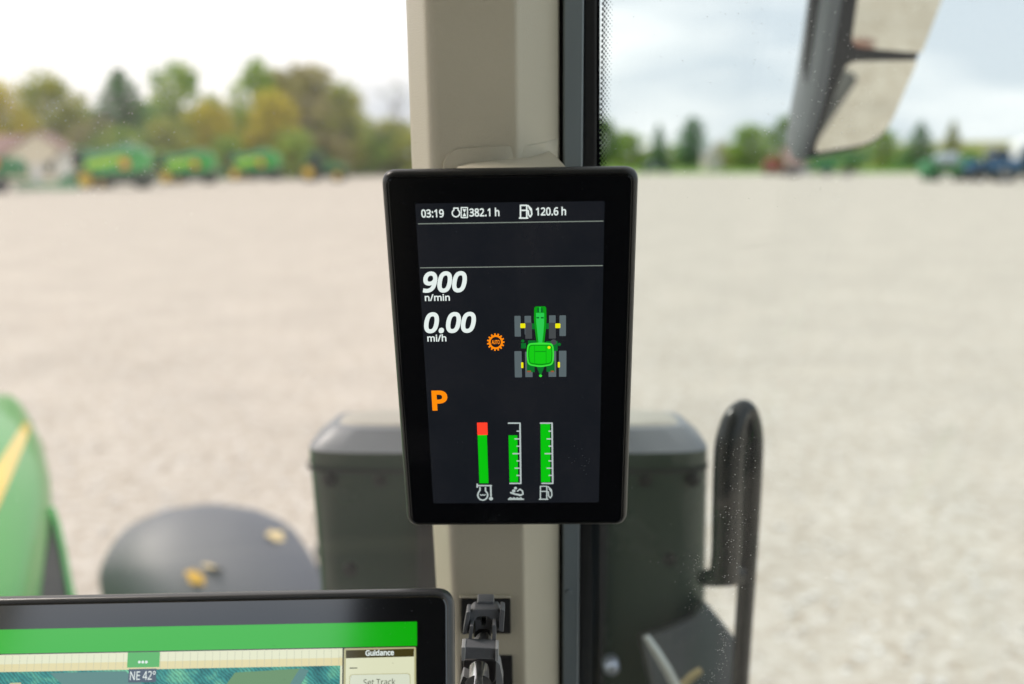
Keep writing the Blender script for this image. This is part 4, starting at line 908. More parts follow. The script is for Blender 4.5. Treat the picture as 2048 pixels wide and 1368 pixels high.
# ------------------------------------------------------------------ displays
# lettering outlines (x 0-2000 over the word, y in thousandths of the capital height)
GLYPHS = {
 '.': (263, '71,53 73,75 78,92 88,104 101,112 115,117 130,119 147,117 161,112 174,104 184,92 190,75 192,53 190,32 184,15 174,2 161,-7 147,-12 130,-14 115,-12 101,-7 88,2 78,15 73,32', '5,7,6 4,7,5 4,8,7 3,8,4 3,9,8 2,9,3 2,10,9 1,10,2 1,11,10 0,11,1 0,12,11 23,12,0 23,13,12 22,13,23 22,14,13 21,14,22 21,15,14 20,15,21 20,16,15 20,17,16 19,17,20 19,18,17'),
 '/': (365, '355,700 94,0 10,0 271,700', '2,0,3 2,1,0'),
 '0': (561, '513,351 512,309 510,270 506,234 500,199 493,167 483,137 472,110 459,86 444,64 427,45 408,28 387,15 363,4 338,-4 310,-8 279,-10 242,-7 208,1 177,14 150,33 125,57 105,86 87,119 73,157 62,200 54,246 50,297 48,351 49,406 54,456 61,503 71,545 84,583 101,616 121,644 145,668 173,687 204,700 240,708 279,711 317,708 351,700 382,687 410,668 434,644 455,616 473,583 487,545 498,503 506,456 511,406 134,351 135,305 138,263 142,225 149,191 157,161 167,135 180,114 195,96 212,82 232,72 254,66 279,64 305,66 327,72 347,81 364,95 379,113 392,135 402,161 411,191 417,225 422,263 425,305 425,351 425,397 422,439 417,477 411,510 402,540 392,566 379,587 364,605 347,619 327,629 305,635 279,637 254,635 232,629 212,619 195,605 180,587 167,566 157,540 149,510 142,477 138,439 135,397', '39,41,40 38,41,39 38,42,41 37,42,38 37,43,42 36,43,37 36,44,43 35,44,36 35,45,44 34,89,35 89,88,35 88,45,35 88,87,45 87,46,45 86,46,87 34,90,89 85,46,86 34,91,90 84,46,85 34,92,91 33,92,34 84,47,46 33,93,92 83,47,84 82,47,83 33,94,93 32,94,33 82,48,47 81,48,82 32,95,94 31,95,32 81,49,48 80,49,81 31,96,95 31,97,96 79,49,80 79,50,49 30,97,31 30,98,97 78,50,79 29,98,30 78,51,50 29,99,98 77,51,78 28,99,29 77,0,51 28,52,99 76,0,77 27,52,28 27,53,52 75,0,76 75,1,0 75,2,1 27,54,53 74,2,75 26,54,27 74,3,2 26,55,54 73,3,74 25,55,26 73,4,3 25,56,55 72,4,73 24,56,25 72,5,4 24,57,56 71,5,72 71,6,5 24,58,57 70,6,71 23,58,24 70,7,6 23,59,58 69,7,70 22,59,23 22,60,59 68,7,69 68,8,7 22,61,60 67,8,68 21,61,22 67,9,8 21,62,61 66,9,67 21,63,62 65,9,66 21,64,63 64,9,65 64,10,9 21,10,64 20,10,21 20,11,10 19,11,20 19,12,11 19,13,12 18,13,19 18,14,13 17,14,18 17,15,14 16,15,17'),
 '1': (561, '348,0 264,0 264,489 264,507 264,523 264,537 265,550 265,562 266,574 266,586 267,598 268,610 258,600 248,591 239,583 230,575 219,566 207,556 132,495 87,553 276,700 348,700', '19,21,20 19,11,21 11,0,21 19,12,11 10,0,11 19,13,12 9,0,10 19,14,13 8,0,9 19,15,14 19,16,15 7,0,8 19,17,16 6,0,7 19,18,17 5,0,6 4,0,5 3,0,4 2,0,3 1,0,2'),
 '2': (561, '510,0 47,0 47,72 230,257 264,291 294,322 320,351 342,378 360,405 375,432 385,459 391,488 393,519 389,554 378,583 359,606 334,623 304,633 270,636 237,634 207,628 180,619 154,605 128,589 101,570 55,627 74,643 94,657 115,670 138,681 162,691 187,699 213,705 241,709 270,710 311,707 349,700 382,687 411,670 436,649 455,623 470,593 478,560 481,524 479,488 471,453 459,421 442,389 421,357 396,326 368,294 336,261 302,226 156,82 156,78 510,78', '33,35,34 32,35,33 32,36,35 31,36,32 31,37,36 30,37,31 29,37,30 29,38,37 28,38,29 28,39,38 27,39,28 26,39,27 26,18,39 18,40,39 25,18,26 25,19,18 17,40,18 25,20,19 16,40,17 25,21,20 24,23,25 23,22,25 22,21,25 16,41,40 15,41,16 14,41,15 14,42,41 13,42,14 13,43,42 12,43,13 12,44,43 11,44,12 10,44,11 10,45,44 9,45,10 9,46,45 8,46,9 8,47,46 7,47,8 7,48,47 6,48,7 6,49,48 5,49,6 5,50,49 4,50,5 4,51,50 3,51,4 3,52,51 2,52,3 2,53,52 2,54,53 2,55,54 2,0,55 1,0,2'),
 '3': (561, '483,536 481,506 475,479 466,455 452,433 435,415 415,399 392,386 366,376 338,369 338,365 390,354 431,337 464,312 487,280 500,242 505,199 502,160 492,124 476,91 454,61 425,37 389,17 345,2 295,-7 236,-10 201,-9 167,-6 134,-1 103,6 73,16 44,28 44,109 74,95 106,84 139,75 173,68 205,64 237,63 294,67 339,79 373,100 396,127 410,161 415,201 412,228 404,252 392,272 374,288 352,302 325,312 293,319 258,323 219,325 151,325 151,398 220,398 256,400 288,405 316,415 340,427 360,443 375,461 386,482 393,505 395,530 391,562 380,588 361,609 335,625 304,634 268,637 244,636 221,634 200,630 180,624 161,617 144,609 126,600 109,590 91,578 48,637 75,656 106,673 141,688 179,700 221,707 267,710 334,704 388,688 430,661 460,625 477,584', '86,88,87 85,88,86 85,89,88 84,89,85 83,89,84 83,90,89 82,90,83 82,91,90 81,71,82 71,91,82 80,79,81 79,78,81 78,77,81 77,76,81 76,75,81 75,74,81 74,73,81 73,72,81 72,71,81 70,91,71 69,91,70 69,92,91 68,92,69 67,92,68 66,92,67 66,0,92 65,0,66 65,1,0 64,1,65 64,2,1 63,2,64 62,2,63 62,3,2 61,3,62 61,4,3 60,4,61 60,5,4 59,5,60 59,6,5 58,6,59 57,6,58 56,6,57 56,7,6 54,56,55 54,7,56 54,8,7 54,9,8 54,10,9 54,11,10 54,12,11 54,53,12 53,52,12 52,13,12 51,13,52 50,13,51 49,13,50 49,14,13 48,14,49 47,14,48 47,15,14 46,15,47 45,15,46 45,16,15 44,16,45 43,16,44 43,17,16 42,17,43 42,18,17 41,18,42 41,19,18 31,33,32 40,19,41 31,34,33 40,20,19 31,35,34 39,20,40 31,36,35 31,37,36 38,20,39 31,38,37 31,20,38 31,21,20 31,22,21 30,22,31 30,23,22 29,23,30 28,23,29 28,24,23 27,24,28 26,24,27 26,25,24'),
 '4': (561, '541,159 439,159 439,0 356,0 356,159 21,159 21,232 350,704 439,704 439,236 541,236 356,457 356,473 356,489 356,503 357,517 357,530 358,543 358,555 359,567 359,579 360,590 360,601 361,612 357,612 351,599 345,586 337,572 330,558 322,546 315,535 105,236 356,236', '6,24,7 24,8,7 24,23,8 23,9,8 6,25,24 22,9,23 21,9,22 6,26,25 20,9,21 6,27,26 19,9,20 6,28,27 18,9,19 6,29,28 17,9,18 6,30,29 16,9,17 6,31,30 15,9,16 14,9,15 13,9,14 12,9,13 11,9,12 32,9,11 6,32,31 6,9,32 6,10,9 6,0,10 5,0,6 4,0,5 3,1,4 1,0,4 3,2,1'),
 '6': (561, '54,299 55,339 58,379 62,419 69,457 79,494 91,530 107,564 126,595 148,623 174,648 205,669 240,687 279,700 324,707 375,710 389,710 404,709 420,708 436,706 449,704 461,701 461,627 449,631 435,634 421,636 406,638 391,639 376,639 334,637 296,629 264,617 236,600 212,579 193,555 177,527 164,497 155,465 148,430 143,394 140,356 146,356 157,371 169,385 183,398 199,410 218,419 238,427 260,433 285,437 312,438 351,435 386,427 418,413 446,394 470,370 489,341 503,307 512,268 515,225 512,179 503,137 487,100 467,67 441,40 410,19 375,3 336,-7 292,-10 260,-8 229,-2 199,9 171,23 146,42 123,66 103,93 86,126 72,162 62,203 56,249 291,63 330,67 363,80 391,102 412,134 425,175 429,225 426,267 414,302 396,331 369,353 335,366 294,371 265,368 238,362 214,351 193,338 175,321 160,303 150,283 143,263 141,242 142,221 145,199 150,178 158,158 167,139 179,121 193,104 208,90 226,78 246,70 267,64', '14,16,15 14,17,16 14,18,17 14,19,18 13,19,14 13,20,19 13,21,20 13,22,21 12,23,13 23,22,13 11,25,12 25,24,12 24,23,12 10,27,11 27,26,11 26,25,11 9,29,10 29,28,10 28,27,10 9,30,29 9,31,30 8,31,9 8,32,31 8,33,32 7,33,8 7,34,33 6,34,7 6,35,34 5,35,6 5,36,35 5,37,36 4,37,5 4,38,37 3,38,4 49,51,50 48,51,49 48,52,51 47,52,48 3,39,38 46,52,47 46,53,52 45,53,46 2,39,3 45,54,53 44,54,45 43,54,44 43,55,54 2,40,39 42,92,43 92,55,43 1,40,2 41,93,42 93,92,42 91,55,92 91,56,55 41,94,93 90,56,91 41,95,94 1,41,40 1,95,41 89,56,90 1,96,95 89,57,56 0,96,1 0,97,96 88,57,89 0,98,97 88,58,57 0,99,98 87,58,88 79,99,0 79,100,99 87,59,58 86,59,87 79,101,100 78,101,79 78,102,101 85,59,86 85,60,59 78,103,102 77,103,78 77,104,103 85,61,60 77,105,104 84,61,85 76,105,77 76,106,105 76,107,106 84,62,61 83,62,84 75,107,76 75,108,107 75,109,108 82,62,83 82,63,62 74,109,75 74,110,109 81,63,82 74,111,110 74,112,111 81,64,63 80,64,81 73,112,74 73,80,112 73,64,80 72,64,73 72,65,64 71,65,72 71,66,65 70,66,71 70,67,66 69,67,70 69,68,67'),
 '8': (561, '279,710 319,708 355,701 388,691 417,676 442,657 462,634 477,608 486,577 489,542 487,515 481,491 471,469 458,449 441,430 423,413 402,398 379,384 356,371 384,356 410,341 434,324 456,306 475,286 491,264 502,239 509,212 512,181 509,144 499,110 483,80 462,54 435,32 403,14 367,1 327,-7 282,-10 235,-7 192,0 154,13 122,30 96,51 75,77 60,107 51,141 48,178 50,209 57,237 68,262 83,284 101,304 122,323 144,339 168,353 193,366 171,379 150,394 131,410 114,428 99,447 87,468 78,490 72,516 71,543 74,577 83,607 98,634 119,656 143,675 173,690 205,701 241,708 132,177 136,145 148,117 169,93 197,74 234,63 280,59 324,63 361,74 390,93 411,117 423,147 427,180 425,202 419,222 409,241 396,257 379,273 358,287 335,301 309,313 280,325 265,330 237,318 213,304 192,290 174,275 159,259 148,241 139,222 134,201 278,640 245,637 215,629 190,614 170,594 159,569 155,539 157,516 163,496 172,478 185,463 200,449 219,437 239,425 260,415 283,404 305,414 326,425 345,436 361,449 376,463 388,479 397,497 402,517 404,539 400,569 389,594 370,614 344,629 314,637', '71,1,0 71,2,1 70,2,71 70,3,2 69,3,70 69,4,3 68,4,69 68,5,4 67,5,68 67,6,5 66,103,67 103,6,67 66,104,103 132,6,103 66,105,104 131,6,132 131,7,6 65,105,66 65,106,105 130,7,131 65,107,106 129,7,130 129,8,7 64,107,65 64,108,107 128,8,129 63,108,64 128,9,8 63,109,108 127,9,128 62,109,63 127,10,9 62,110,109 126,10,127 125,10,126 62,111,110 61,111,62 125,11,10 124,11,125 61,112,111 124,12,11 60,112,61 123,12,124 60,113,112 123,13,12 59,113,60 122,13,123 59,114,113 59,115,114 121,13,122 121,14,13 58,115,59 58,116,115 120,14,121 120,15,14 57,116,58 57,117,116 119,15,120 57,118,117 118,15,119 118,16,15 56,118,57 56,16,118 56,17,16 55,17,56 55,18,17 54,18,55 54,19,18 53,19,54 53,20,19 52,20,53 52,21,20 51,94,52 94,21,52 51,95,94 93,21,94 92,21,93 92,22,21 50,95,51 50,96,95 91,22,92 91,23,22 49,96,50 49,97,96 90,23,91 49,98,97 89,23,90 89,24,23 48,98,49 48,99,98 88,24,89 88,25,24 47,99,48 47,100,99 87,25,88 47,101,100 86,25,87 86,26,25 46,101,47 85,26,86 46,102,101 85,27,26 45,102,46 84,27,85 45,72,102 84,28,27 83,28,84 44,72,45 44,73,72 82,28,83 44,74,73 82,29,28 43,74,44 81,29,82 43,75,74 81,30,29 42,75,43 42,76,75 80,30,81 80,31,30 41,76,42 41,77,76 79,31,80 78,31,79 41,78,77 41,31,78 41,32,31 40,32,41 40,33,32 39,33,40 39,34,33 38,34,39 38,35,34 37,35,38 37,36,35'),
 '9': (561, '510,401 509,371 508,341 505,312 501,282 497,253 490,224 482,197 473,170 461,145 448,121 433,98 416,77 396,58 375,41 350,26 324,13 294,3 262,-4 226,-8 188,-10 178,-10 167,-9 155,-8 143,-7 130,-6 119,-4 109,-2 100,0 100,74 109,71 119,68 130,66 141,64 153,63 164,62 175,61 186,61 219,62 249,66 276,73 300,83 321,96 340,110 356,126 371,145 383,165 393,187 402,210 409,235 414,261 418,288 421,315 423,343 417,343 409,332 400,322 390,312 379,302 368,293 355,285 340,278 325,273 308,268 290,264 271,262 250,262 221,263 194,268 168,276 145,287 123,301 104,317 88,337 74,359 63,384 55,411 51,441 49,474 51,509 56,542 65,572 77,600 92,625 110,647 131,666 155,681 181,694 209,703 240,708 273,710 297,709 321,705 344,699 366,691 387,680 406,667 424,651 441,633 456,613 470,590 482,565 492,537 500,507 505,474 509,439 273,637 244,635 217,627 194,615 173,597 156,574 144,546 137,513 134,475 136,442 143,414 153,389 167,368 186,351 209,339 237,332 269,329 291,331 312,334 332,340 350,349 366,359 381,370 393,383 403,397 412,412 418,427 421,442 423,458 422,474 420,489 417,505 413,521 408,537 402,552 394,566 385,579 375,592 364,603 352,613 338,622 323,628 308,633 291,636', '89,91,90 89,92,91 88,92,89 88,93,92 87,93,88 87,94,93 86,94,87 86,95,94 85,95,86 85,96,95 85,97,96 84,97,85 84,98,97 83,106,84 106,98,84 83,107,106 149,98,106 148,98,149 83,108,107 147,98,148 147,99,98 146,99,147 83,109,108 82,109,83 145,99,146 82,110,109 144,99,145 144,100,99 143,100,144 81,110,82 81,111,110 142,100,143 142,101,100 141,101,142 81,112,111 80,112,81 140,101,141 140,102,101 139,102,140 80,113,112 79,113,80 139,103,102 138,103,139 137,103,138 79,114,113 78,114,79 137,104,103 136,104,137 135,104,136 78,115,114 135,105,104 134,105,135 77,115,78 133,105,134 77,116,115 132,105,133 76,116,77 132,0,105 131,0,132 76,117,116 130,0,131 75,117,76 130,1,0 129,1,130 75,118,117 74,118,75 128,1,129 128,2,1 127,2,128 74,119,118 73,119,74 126,2,127 73,120,119 125,54,126 54,53,126 53,2,126 125,55,54 52,2,53 52,3,2 124,55,125 73,121,120 72,121,73 123,55,124 123,56,55 72,122,121 122,56,123 72,56,122 72,57,56 71,57,72 51,3,52 51,4,3 71,58,57 71,59,58 70,59,71 70,60,59 50,4,51 69,60,70 69,61,60 50,5,4 69,62,61 68,62,69 68,63,62 67,63,68 67,64,63 67,65,64 66,65,67 49,5,50 49,6,5 48,6,49 48,7,6 47,7,48 47,8,7 46,8,47 46,9,8 45,9,46 44,9,45 44,10,9 43,10,44 43,11,10 42,11,43 42,12,11 41,12,42 40,12,41 40,13,12 28,30,29 39,13,40 28,31,30 28,32,31 38,13,39 28,33,32 28,34,33 28,35,34 37,13,38 28,36,35 28,37,36 28,13,37 28,14,13 28,15,14 28,16,15 28,17,16 28,18,17 27,18,28 26,18,27 26,19,18 25,19,26 24,19,25 23,19,24 23,20,19 22,20,23 21,20,22'),
 ':': (263, '71,473 73,495 78,512 88,525 101,533 115,538 130,539 147,538 161,533 174,525 184,512 190,495 192,473 190,451 184,434 174,422 161,413 147,408 130,406 115,408 101,413 88,422 78,434 73,451 71,53 73,75 78,92 88,104 101,112 115,117 130,119 147,117 161,112 174,104 184,92 190,75 192,53 190,32 184,15 174,2 161,-7 147,-12 130,-14 115,-12 101,-7 88,2 78,15 73,32', '29,31,30 28,31,29 28,32,31 27,32,28 27,33,32 26,33,27 26,34,33 25,34,26 25,35,34 24,35,25 24,36,35 47,36,24 47,37,36 46,37,47 46,38,37 45,38,46 45,39,38 44,39,45 44,40,39 44,41,40 43,41,44 43,42,41 5,7,6 4,7,5 4,8,7 3,8,4 3,9,8 2,9,3 2,10,9 1,10,2 1,11,10 0,11,1 0,12,11 23,12,0 23,13,12 22,13,23 22,14,13 21,14,22 21,15,14 20,15,21 20,16,15 19,16,20 19,17,16 18,17,19'),
 'A': (626, '534,0 450,217 173,217 89,0 0,0 274,703 353,703 625,0 345,507 343,514 339,523 335,535 331,549 326,563 322,578 318,592 315,603 312,612 308,599 305,585 301,572 298,559 294,547 291,535 287,525 284,515 281,507 202,295 424,295', '4,6,5 4,17,6 17,7,6 4,18,17 16,7,17 15,7,16 4,19,18 14,7,15 4,20,19 13,7,14 4,21,20 12,7,13 4,22,21 11,7,12 4,23,22 4,24,23 10,7,11 4,25,24 9,7,10 4,26,25 8,7,9 4,27,26 28,7,8 4,2,27 2,28,27 2,1,28 1,7,28 4,3,2 0,7,1'),
 'E': (545, '486,0 95,0 95,700 486,700 486,623 183,623 183,404 469,404 469,327 183,327 183,77 486,77', '1,5,2 5,3,2 5,4,3 1,6,5 1,9,6 9,7,6 9,8,7 1,10,9 1,11,10 1,0,11'),
 'G': (714, '399,370 641,370 641,26 603,15 565,6 526,-1 486,-6 442,-9 395,-10 326,-5 265,10 212,34 166,67 128,109 99,158 77,216 64,279 60,350 65,420 79,483 103,540 136,590 177,631 227,665 285,690 350,705 423,710 461,709 498,705 534,699 568,691 600,681 631,669 598,592 572,603 544,612 514,621 483,627 451,631 418,632 365,629 317,617 275,598 238,572 207,539 183,500 166,456 155,406 152,350 155,297 164,247 179,202 200,163 229,129 264,102 306,83 357,71 416,67 445,67 471,69 494,72 515,75 535,79 553,83 553,291 399,291', '25,27,26 25,28,27 25,29,28 24,29,25 24,30,29 24,31,30 23,31,24 23,32,31 23,37,32 37,36,32 36,35,32 35,34,32 34,33,32 22,39,23 39,38,23 38,37,23 22,40,39 21,40,22 21,41,40 21,42,41 21,43,42 20,43,21 20,44,43 19,44,20 19,45,44 19,46,45 18,46,19 18,47,46 17,47,18 17,48,47 65,1,0 65,64,1 64,2,1 16,48,17 16,49,48 16,50,49 63,2,64 15,50,16 15,51,50 14,51,15 14,52,51 14,53,52 13,53,14 13,54,53 12,54,13 12,55,54 62,2,63 12,56,55 61,2,62 60,2,61 59,2,60 12,57,56 58,2,59 57,2,58 11,57,12 11,2,57 10,2,11 10,3,2 10,4,3 9,4,10 9,5,4 9,6,5 8,6,9 8,7,6'),
 'N': (745, '650,0 547,0 173,581 169,581 170,565 171,548 172,528 173,507 174,485 175,462 176,439 176,415 176,391 176,0 95,0 95,700 197,700 571,121 575,121 574,133 573,148 572,168 571,189 570,212 569,236 568,260 568,283 568,305 568,700 650,700', '14,3,15 3,16,15 3,2,16 2,17,16 27,29,28 27,0,29 14,4,3 1,17,2 14,5,4 14,6,5 14,7,6 14,8,7 14,9,8 14,10,9 14,11,10 14,12,11 14,13,12 26,0,27 25,0,26 24,0,25 23,0,24 22,0,23 21,0,22 20,0,21 19,0,20 18,0,19 1,18,17 1,0,18'),
 'O': (766, '706,351 704,298 697,249 685,203 669,161 649,123 624,89 595,60 561,35 523,16 481,2 434,-7 383,-10 331,-7 283,2 240,16 202,36 168,60 139,90 115,124 95,162 79,204 69,250 62,299 60,352 64,421 75,484 95,540 123,590 158,632 202,666 255,691 315,706 384,711 451,706 509,691 561,666 605,632 641,591 669,541 690,484 702,420 153,351 156,295 164,244 177,199 197,160 222,127 253,101 291,82 334,70 383,67 433,70 476,82 513,101 544,127 569,160 588,199 602,244 610,295 613,351 607,433 588,502 558,558 514,600 456,625 384,633 334,630 291,618 253,600 222,574 197,541 177,502 164,458 156,407', '32,34,33 32,35,34 31,35,32 31,36,35 30,36,31 30,37,36 29,66,30 66,37,30 29,67,66 65,37,66 65,38,37 28,67,29 28,68,67 64,38,65 28,69,68 63,38,64 28,70,69 63,39,38 27,70,28 27,71,70 62,39,63 27,72,71 62,40,39 26,72,27 26,73,72 61,40,62 61,41,40 25,73,26 25,74,73 60,41,61 24,74,25 60,0,41 24,42,74 23,42,24 23,43,42 59,0,60 59,1,0 22,43,23 59,2,1 22,44,43 58,2,59 21,44,22 58,3,2 57,3,58 21,45,44 20,45,21 57,4,3 20,46,45 56,4,57 19,46,20 56,5,4 19,47,46 55,5,56 19,48,47 54,5,55 18,48,19 54,6,5 18,49,48 53,6,54 17,49,18 53,7,6 17,50,49 52,7,53 17,51,50 51,7,52 17,7,51 16,7,17 16,8,7 15,8,16 15,9,8 14,9,15 14,10,9 13,10,14 13,11,10 12,11,13'),
 'P': (593, '280,700 364,694 430,676 480,646 515,605 536,555 543,494 542,466 537,438 529,411 517,386 502,362 482,340 458,321 430,304 396,291 357,281 313,275 264,273 183,273 183,0 95,0 95,700 273,625 183,625 183,348 254,348 296,350 333,354 365,362 392,374 414,389 430,408 442,431 450,458 452,490 447,531 433,565 409,591 375,610 329,621', '21,24,22 24,0,22 24,1,0 24,2,1 24,3,2 24,23,3 23,40,3 40,4,3 21,25,24 39,4,40 38,4,39 38,5,4 37,5,38 36,5,37 36,6,5 35,6,36 35,7,6 34,7,35 34,8,7 33,8,34 33,9,8 32,9,33 32,10,9 31,10,32 30,10,31 30,11,10 29,11,30 28,11,29 28,12,11 27,12,28 26,12,27 21,19,25 19,26,25 19,12,26 19,13,12 19,14,13 19,15,14 19,16,15 19,17,16 19,18,17 21,20,19'),
 'S': (538, '492,187 489,148 479,112 462,81 439,54 410,32 375,14 335,1 291,-7 242,-10 216,-9 191,-8 167,-6 144,-3 122,1 102,5 83,11 66,17 50,24 50,108 75,98 105,88 138,79 173,72 209,68 246,67 279,68 308,73 333,80 355,91 373,104 386,120 396,138 402,158 404,179 402,201 397,220 389,237 377,253 360,267 339,281 312,295 279,309 239,324 210,335 184,347 160,359 139,373 120,387 104,403 90,420 79,439 70,459 64,481 60,505 59,531 62,567 71,599 87,627 109,651 135,672 166,688 202,700 240,707 282,710 320,709 355,705 388,699 419,691 448,682 475,671 448,595 423,605 397,614 369,622 340,628 311,631 280,632 253,631 228,627 207,620 189,610 174,598 163,584 155,568 150,550 148,530 150,508 155,489 163,472 175,456 191,442 211,429 236,417 266,403 301,389 340,374 375,358 405,341 432,322 453,301 470,278 482,252 490,222', '63,65,64 63,66,65 62,66,63 62,67,66 61,67,62 61,68,67 61,69,68 60,69,61 60,70,69 59,70,60 59,76,70 76,75,70 75,74,70 74,73,70 73,72,70 72,71,70 58,77,59 77,76,59 58,78,77 58,79,78 57,79,58 57,80,79 57,81,80 57,82,81 56,82,57 56,83,82 56,84,83 56,85,84 55,85,56 55,86,85 54,86,55 54,87,86 54,88,87 53,88,54 53,89,88 52,89,53 52,90,89 51,90,52 51,91,90 51,92,91 50,92,51 50,93,92 49,93,50 49,94,93 49,95,94 48,95,49 48,96,95 47,96,48 47,97,96 46,97,47 45,97,46 45,98,97 44,98,45 44,99,98 43,99,44 42,99,43 42,100,99 41,100,42 41,101,100 40,101,41 39,101,40 39,102,101 38,102,39 37,102,38 37,103,102 36,103,37 36,0,103 35,0,36 34,0,35 34,1,0 33,1,34 32,1,33 32,2,1 31,2,32 30,2,31 30,3,2 18,20,19 29,3,30 18,21,20 28,3,29 18,22,21 28,4,3 27,4,28 18,23,22 26,4,27 18,24,23 25,4,26 18,25,24 18,4,25 18,5,4 18,6,5 17,6,18 16,6,17 16,7,6 15,7,16 14,7,15 13,7,14 13,8,7 12,8,13 11,8,12 11,9,8 10,9,11'),
 'T': (545, '317,0 228,0 228,623 10,623 10,700 534,700 534,623 317,623', '3,5,4 3,6,5 2,6,3 1,7,2 7,6,2 1,0,7'),
 'U': (717, '627,247 624,200 614,157 598,116 575,80 545,49 508,24 464,5 413,-6 355,-10 275,-2 209,22 156,61 119,114 96,176 88,249 88,700 176,700 176,246 182,193 197,149 222,114 258,88 304,72 360,67 400,69 434,77 463,90 487,107 507,128 522,153 532,182 538,213 540,247 540,700 627,700', '15,17,16 15,18,17 33,35,34 33,0,35 14,18,15 32,0,33 32,1,0 14,19,18 31,1,32 31,2,1 14,20,19 30,2,31 13,20,14 30,3,2 29,3,30 13,21,20 28,3,29 28,4,3 12,21,13 12,22,21 27,4,28 26,4,27 12,23,22 26,5,4 25,5,26 12,24,23 24,5,25 12,5,24 11,5,12 11,6,5 11,7,6 10,7,11 10,8,7 9,8,10'),
 'a': (550, '282,534 341,530 388,516 425,492 450,458 465,414 471,358 471,0 408,0 391,75 387,75 372,57 357,41 341,27 324,15 306,6 286,-1 264,-6 239,-9 211,-10 180,-8 152,-2 126,7 103,20 83,37 67,58 55,84 47,113 45,146 52,194 73,235 107,267 155,291 219,307 297,314 386,317 386,348 383,387 374,418 358,439 336,453 309,462 277,465 250,463 224,459 199,452 175,444 152,435 129,425 103,489 127,501 154,512 184,521 216,528 249,533 308,254 249,249 204,238 172,223 151,202 139,176 134,145 137,118 146,97 161,80 181,69 204,62 230,60 272,64 309,76 341,97 366,125 380,163 385,210 385,257', '54,1,0 53,1,54 53,2,1 52,2,53 51,2,52 51,3,2 50,3,51 49,3,50 49,4,3 48,47,49 47,46,49 46,45,49 45,44,49 44,43,49 43,42,49 42,4,49 41,4,42 40,4,41 40,5,4 39,5,40 38,5,39 37,5,38 37,6,5 36,6,37 36,7,6 35,7,36 34,74,35 74,7,35 33,74,34 32,74,33 31,74,32 30,55,31 55,74,31 73,7,74 30,56,55 30,57,56 30,58,57 29,58,30 29,59,58 72,7,73 29,60,59 28,60,29 28,61,60 71,7,72 27,61,28 27,62,61 70,9,71 9,7,71 27,63,62 26,63,27 26,64,63 69,9,70 25,64,26 25,65,64 68,10,69 10,9,69 68,11,10 8,7,9 25,66,65 67,11,68 25,67,66 25,11,67 24,11,25 24,12,11 24,13,12 23,13,24 23,14,13 22,14,23 22,15,14 21,15,22 21,16,15 21,17,16 20,17,21 20,18,17 19,18,20'),
 'c': (471, '294,-10 249,-7 208,3 170,19 136,41 108,70 85,107 68,150 57,201 54,260 58,320 68,373 86,418 110,455 140,484 174,507 213,523 255,532 300,535 326,534 352,532 377,527 401,521 421,514 438,507 412,435 395,441 377,447 357,452 336,456 317,459 298,460 265,457 236,450 211,437 190,420 173,398 160,371 151,339 145,302 143,261 145,221 151,185 160,154 173,127 189,105 210,87 234,75 262,67 293,65 321,66 346,69 369,74 390,80 411,87 429,95 429,19 411,10 392,3 371,-2 348,-7 323,-9', '17,19,18 17,20,19 16,20,17 16,21,20 16,22,21 15,22,16 15,23,22 15,24,23 14,24,15 14,29,24 29,28,24 28,27,24 27,26,24 26,25,24 13,31,14 31,30,14 30,29,14 13,32,31 13,33,32 12,33,13 12,34,33 12,35,34 12,36,35 11,36,12 11,37,36 10,37,11 10,38,37 10,39,38 9,39,10 9,40,39 9,41,40 8,41,9 8,42,41 7,42,8 7,43,42 7,44,43 6,44,7 6,45,44 5,45,6 5,46,45 54,56,55 5,47,46 53,56,54 52,56,53 5,48,47 51,56,52 4,48,5 50,56,51 4,49,48 49,56,50 4,56,49 3,56,4 2,56,3 2,57,56 2,58,57 2,59,58 1,59,2 1,60,59 1,61,60 0,61,1'),
 'd': (603, '270,-10 209,-2 156,20 113,58 80,111 60,179 54,262 61,345 80,413 113,466 157,505 210,528 271,535 297,534 321,531 342,525 362,517 379,508 395,497 409,485 422,472 433,458 439,458 438,468 437,480 436,496 434,511 434,524 433,535 433,745 520,745 520,0 450,0 437,71 433,71 422,56 409,42 395,30 379,19 361,9 342,1 320,-5 296,-9 283,62 333,67 372,82 400,107 419,143 431,189 434,245 434,261 431,321 420,371 402,411 374,440 334,458 282,464 240,458 205,439 178,408 159,367 147,318 143,260 147,202 159,153 178,114 205,85 240,68', '28,30,29 28,31,30 11,13,12 27,31,28 11,14,13 11,15,14 10,15,11 10,16,15 26,31,27 10,17,16 25,31,26 10,18,17 9,18,10 9,19,18 24,31,25 9,20,19 23,31,24 9,56,20 56,21,20 22,31,23 8,57,9 57,56,9 55,21,56 54,21,55 54,22,21 54,53,22 53,52,22 52,31,22 8,58,57 8,59,58 7,59,8 7,60,59 51,31,52 7,61,60 6,61,7 50,31,51 6,62,61 5,62,6 49,31,50 5,63,62 48,31,49 5,64,63 47,31,48 4,64,5 4,65,64 46,31,47 4,66,65 3,66,4 45,33,46 33,31,46 3,67,66 44,34,45 34,33,45 44,35,34 32,31,33 3,43,67 43,35,44 3,35,43 2,35,3 2,36,35 2,37,36 2,38,37 1,38,2 1,39,38 1,40,39 1,41,40 0,41,1 0,42,41'),
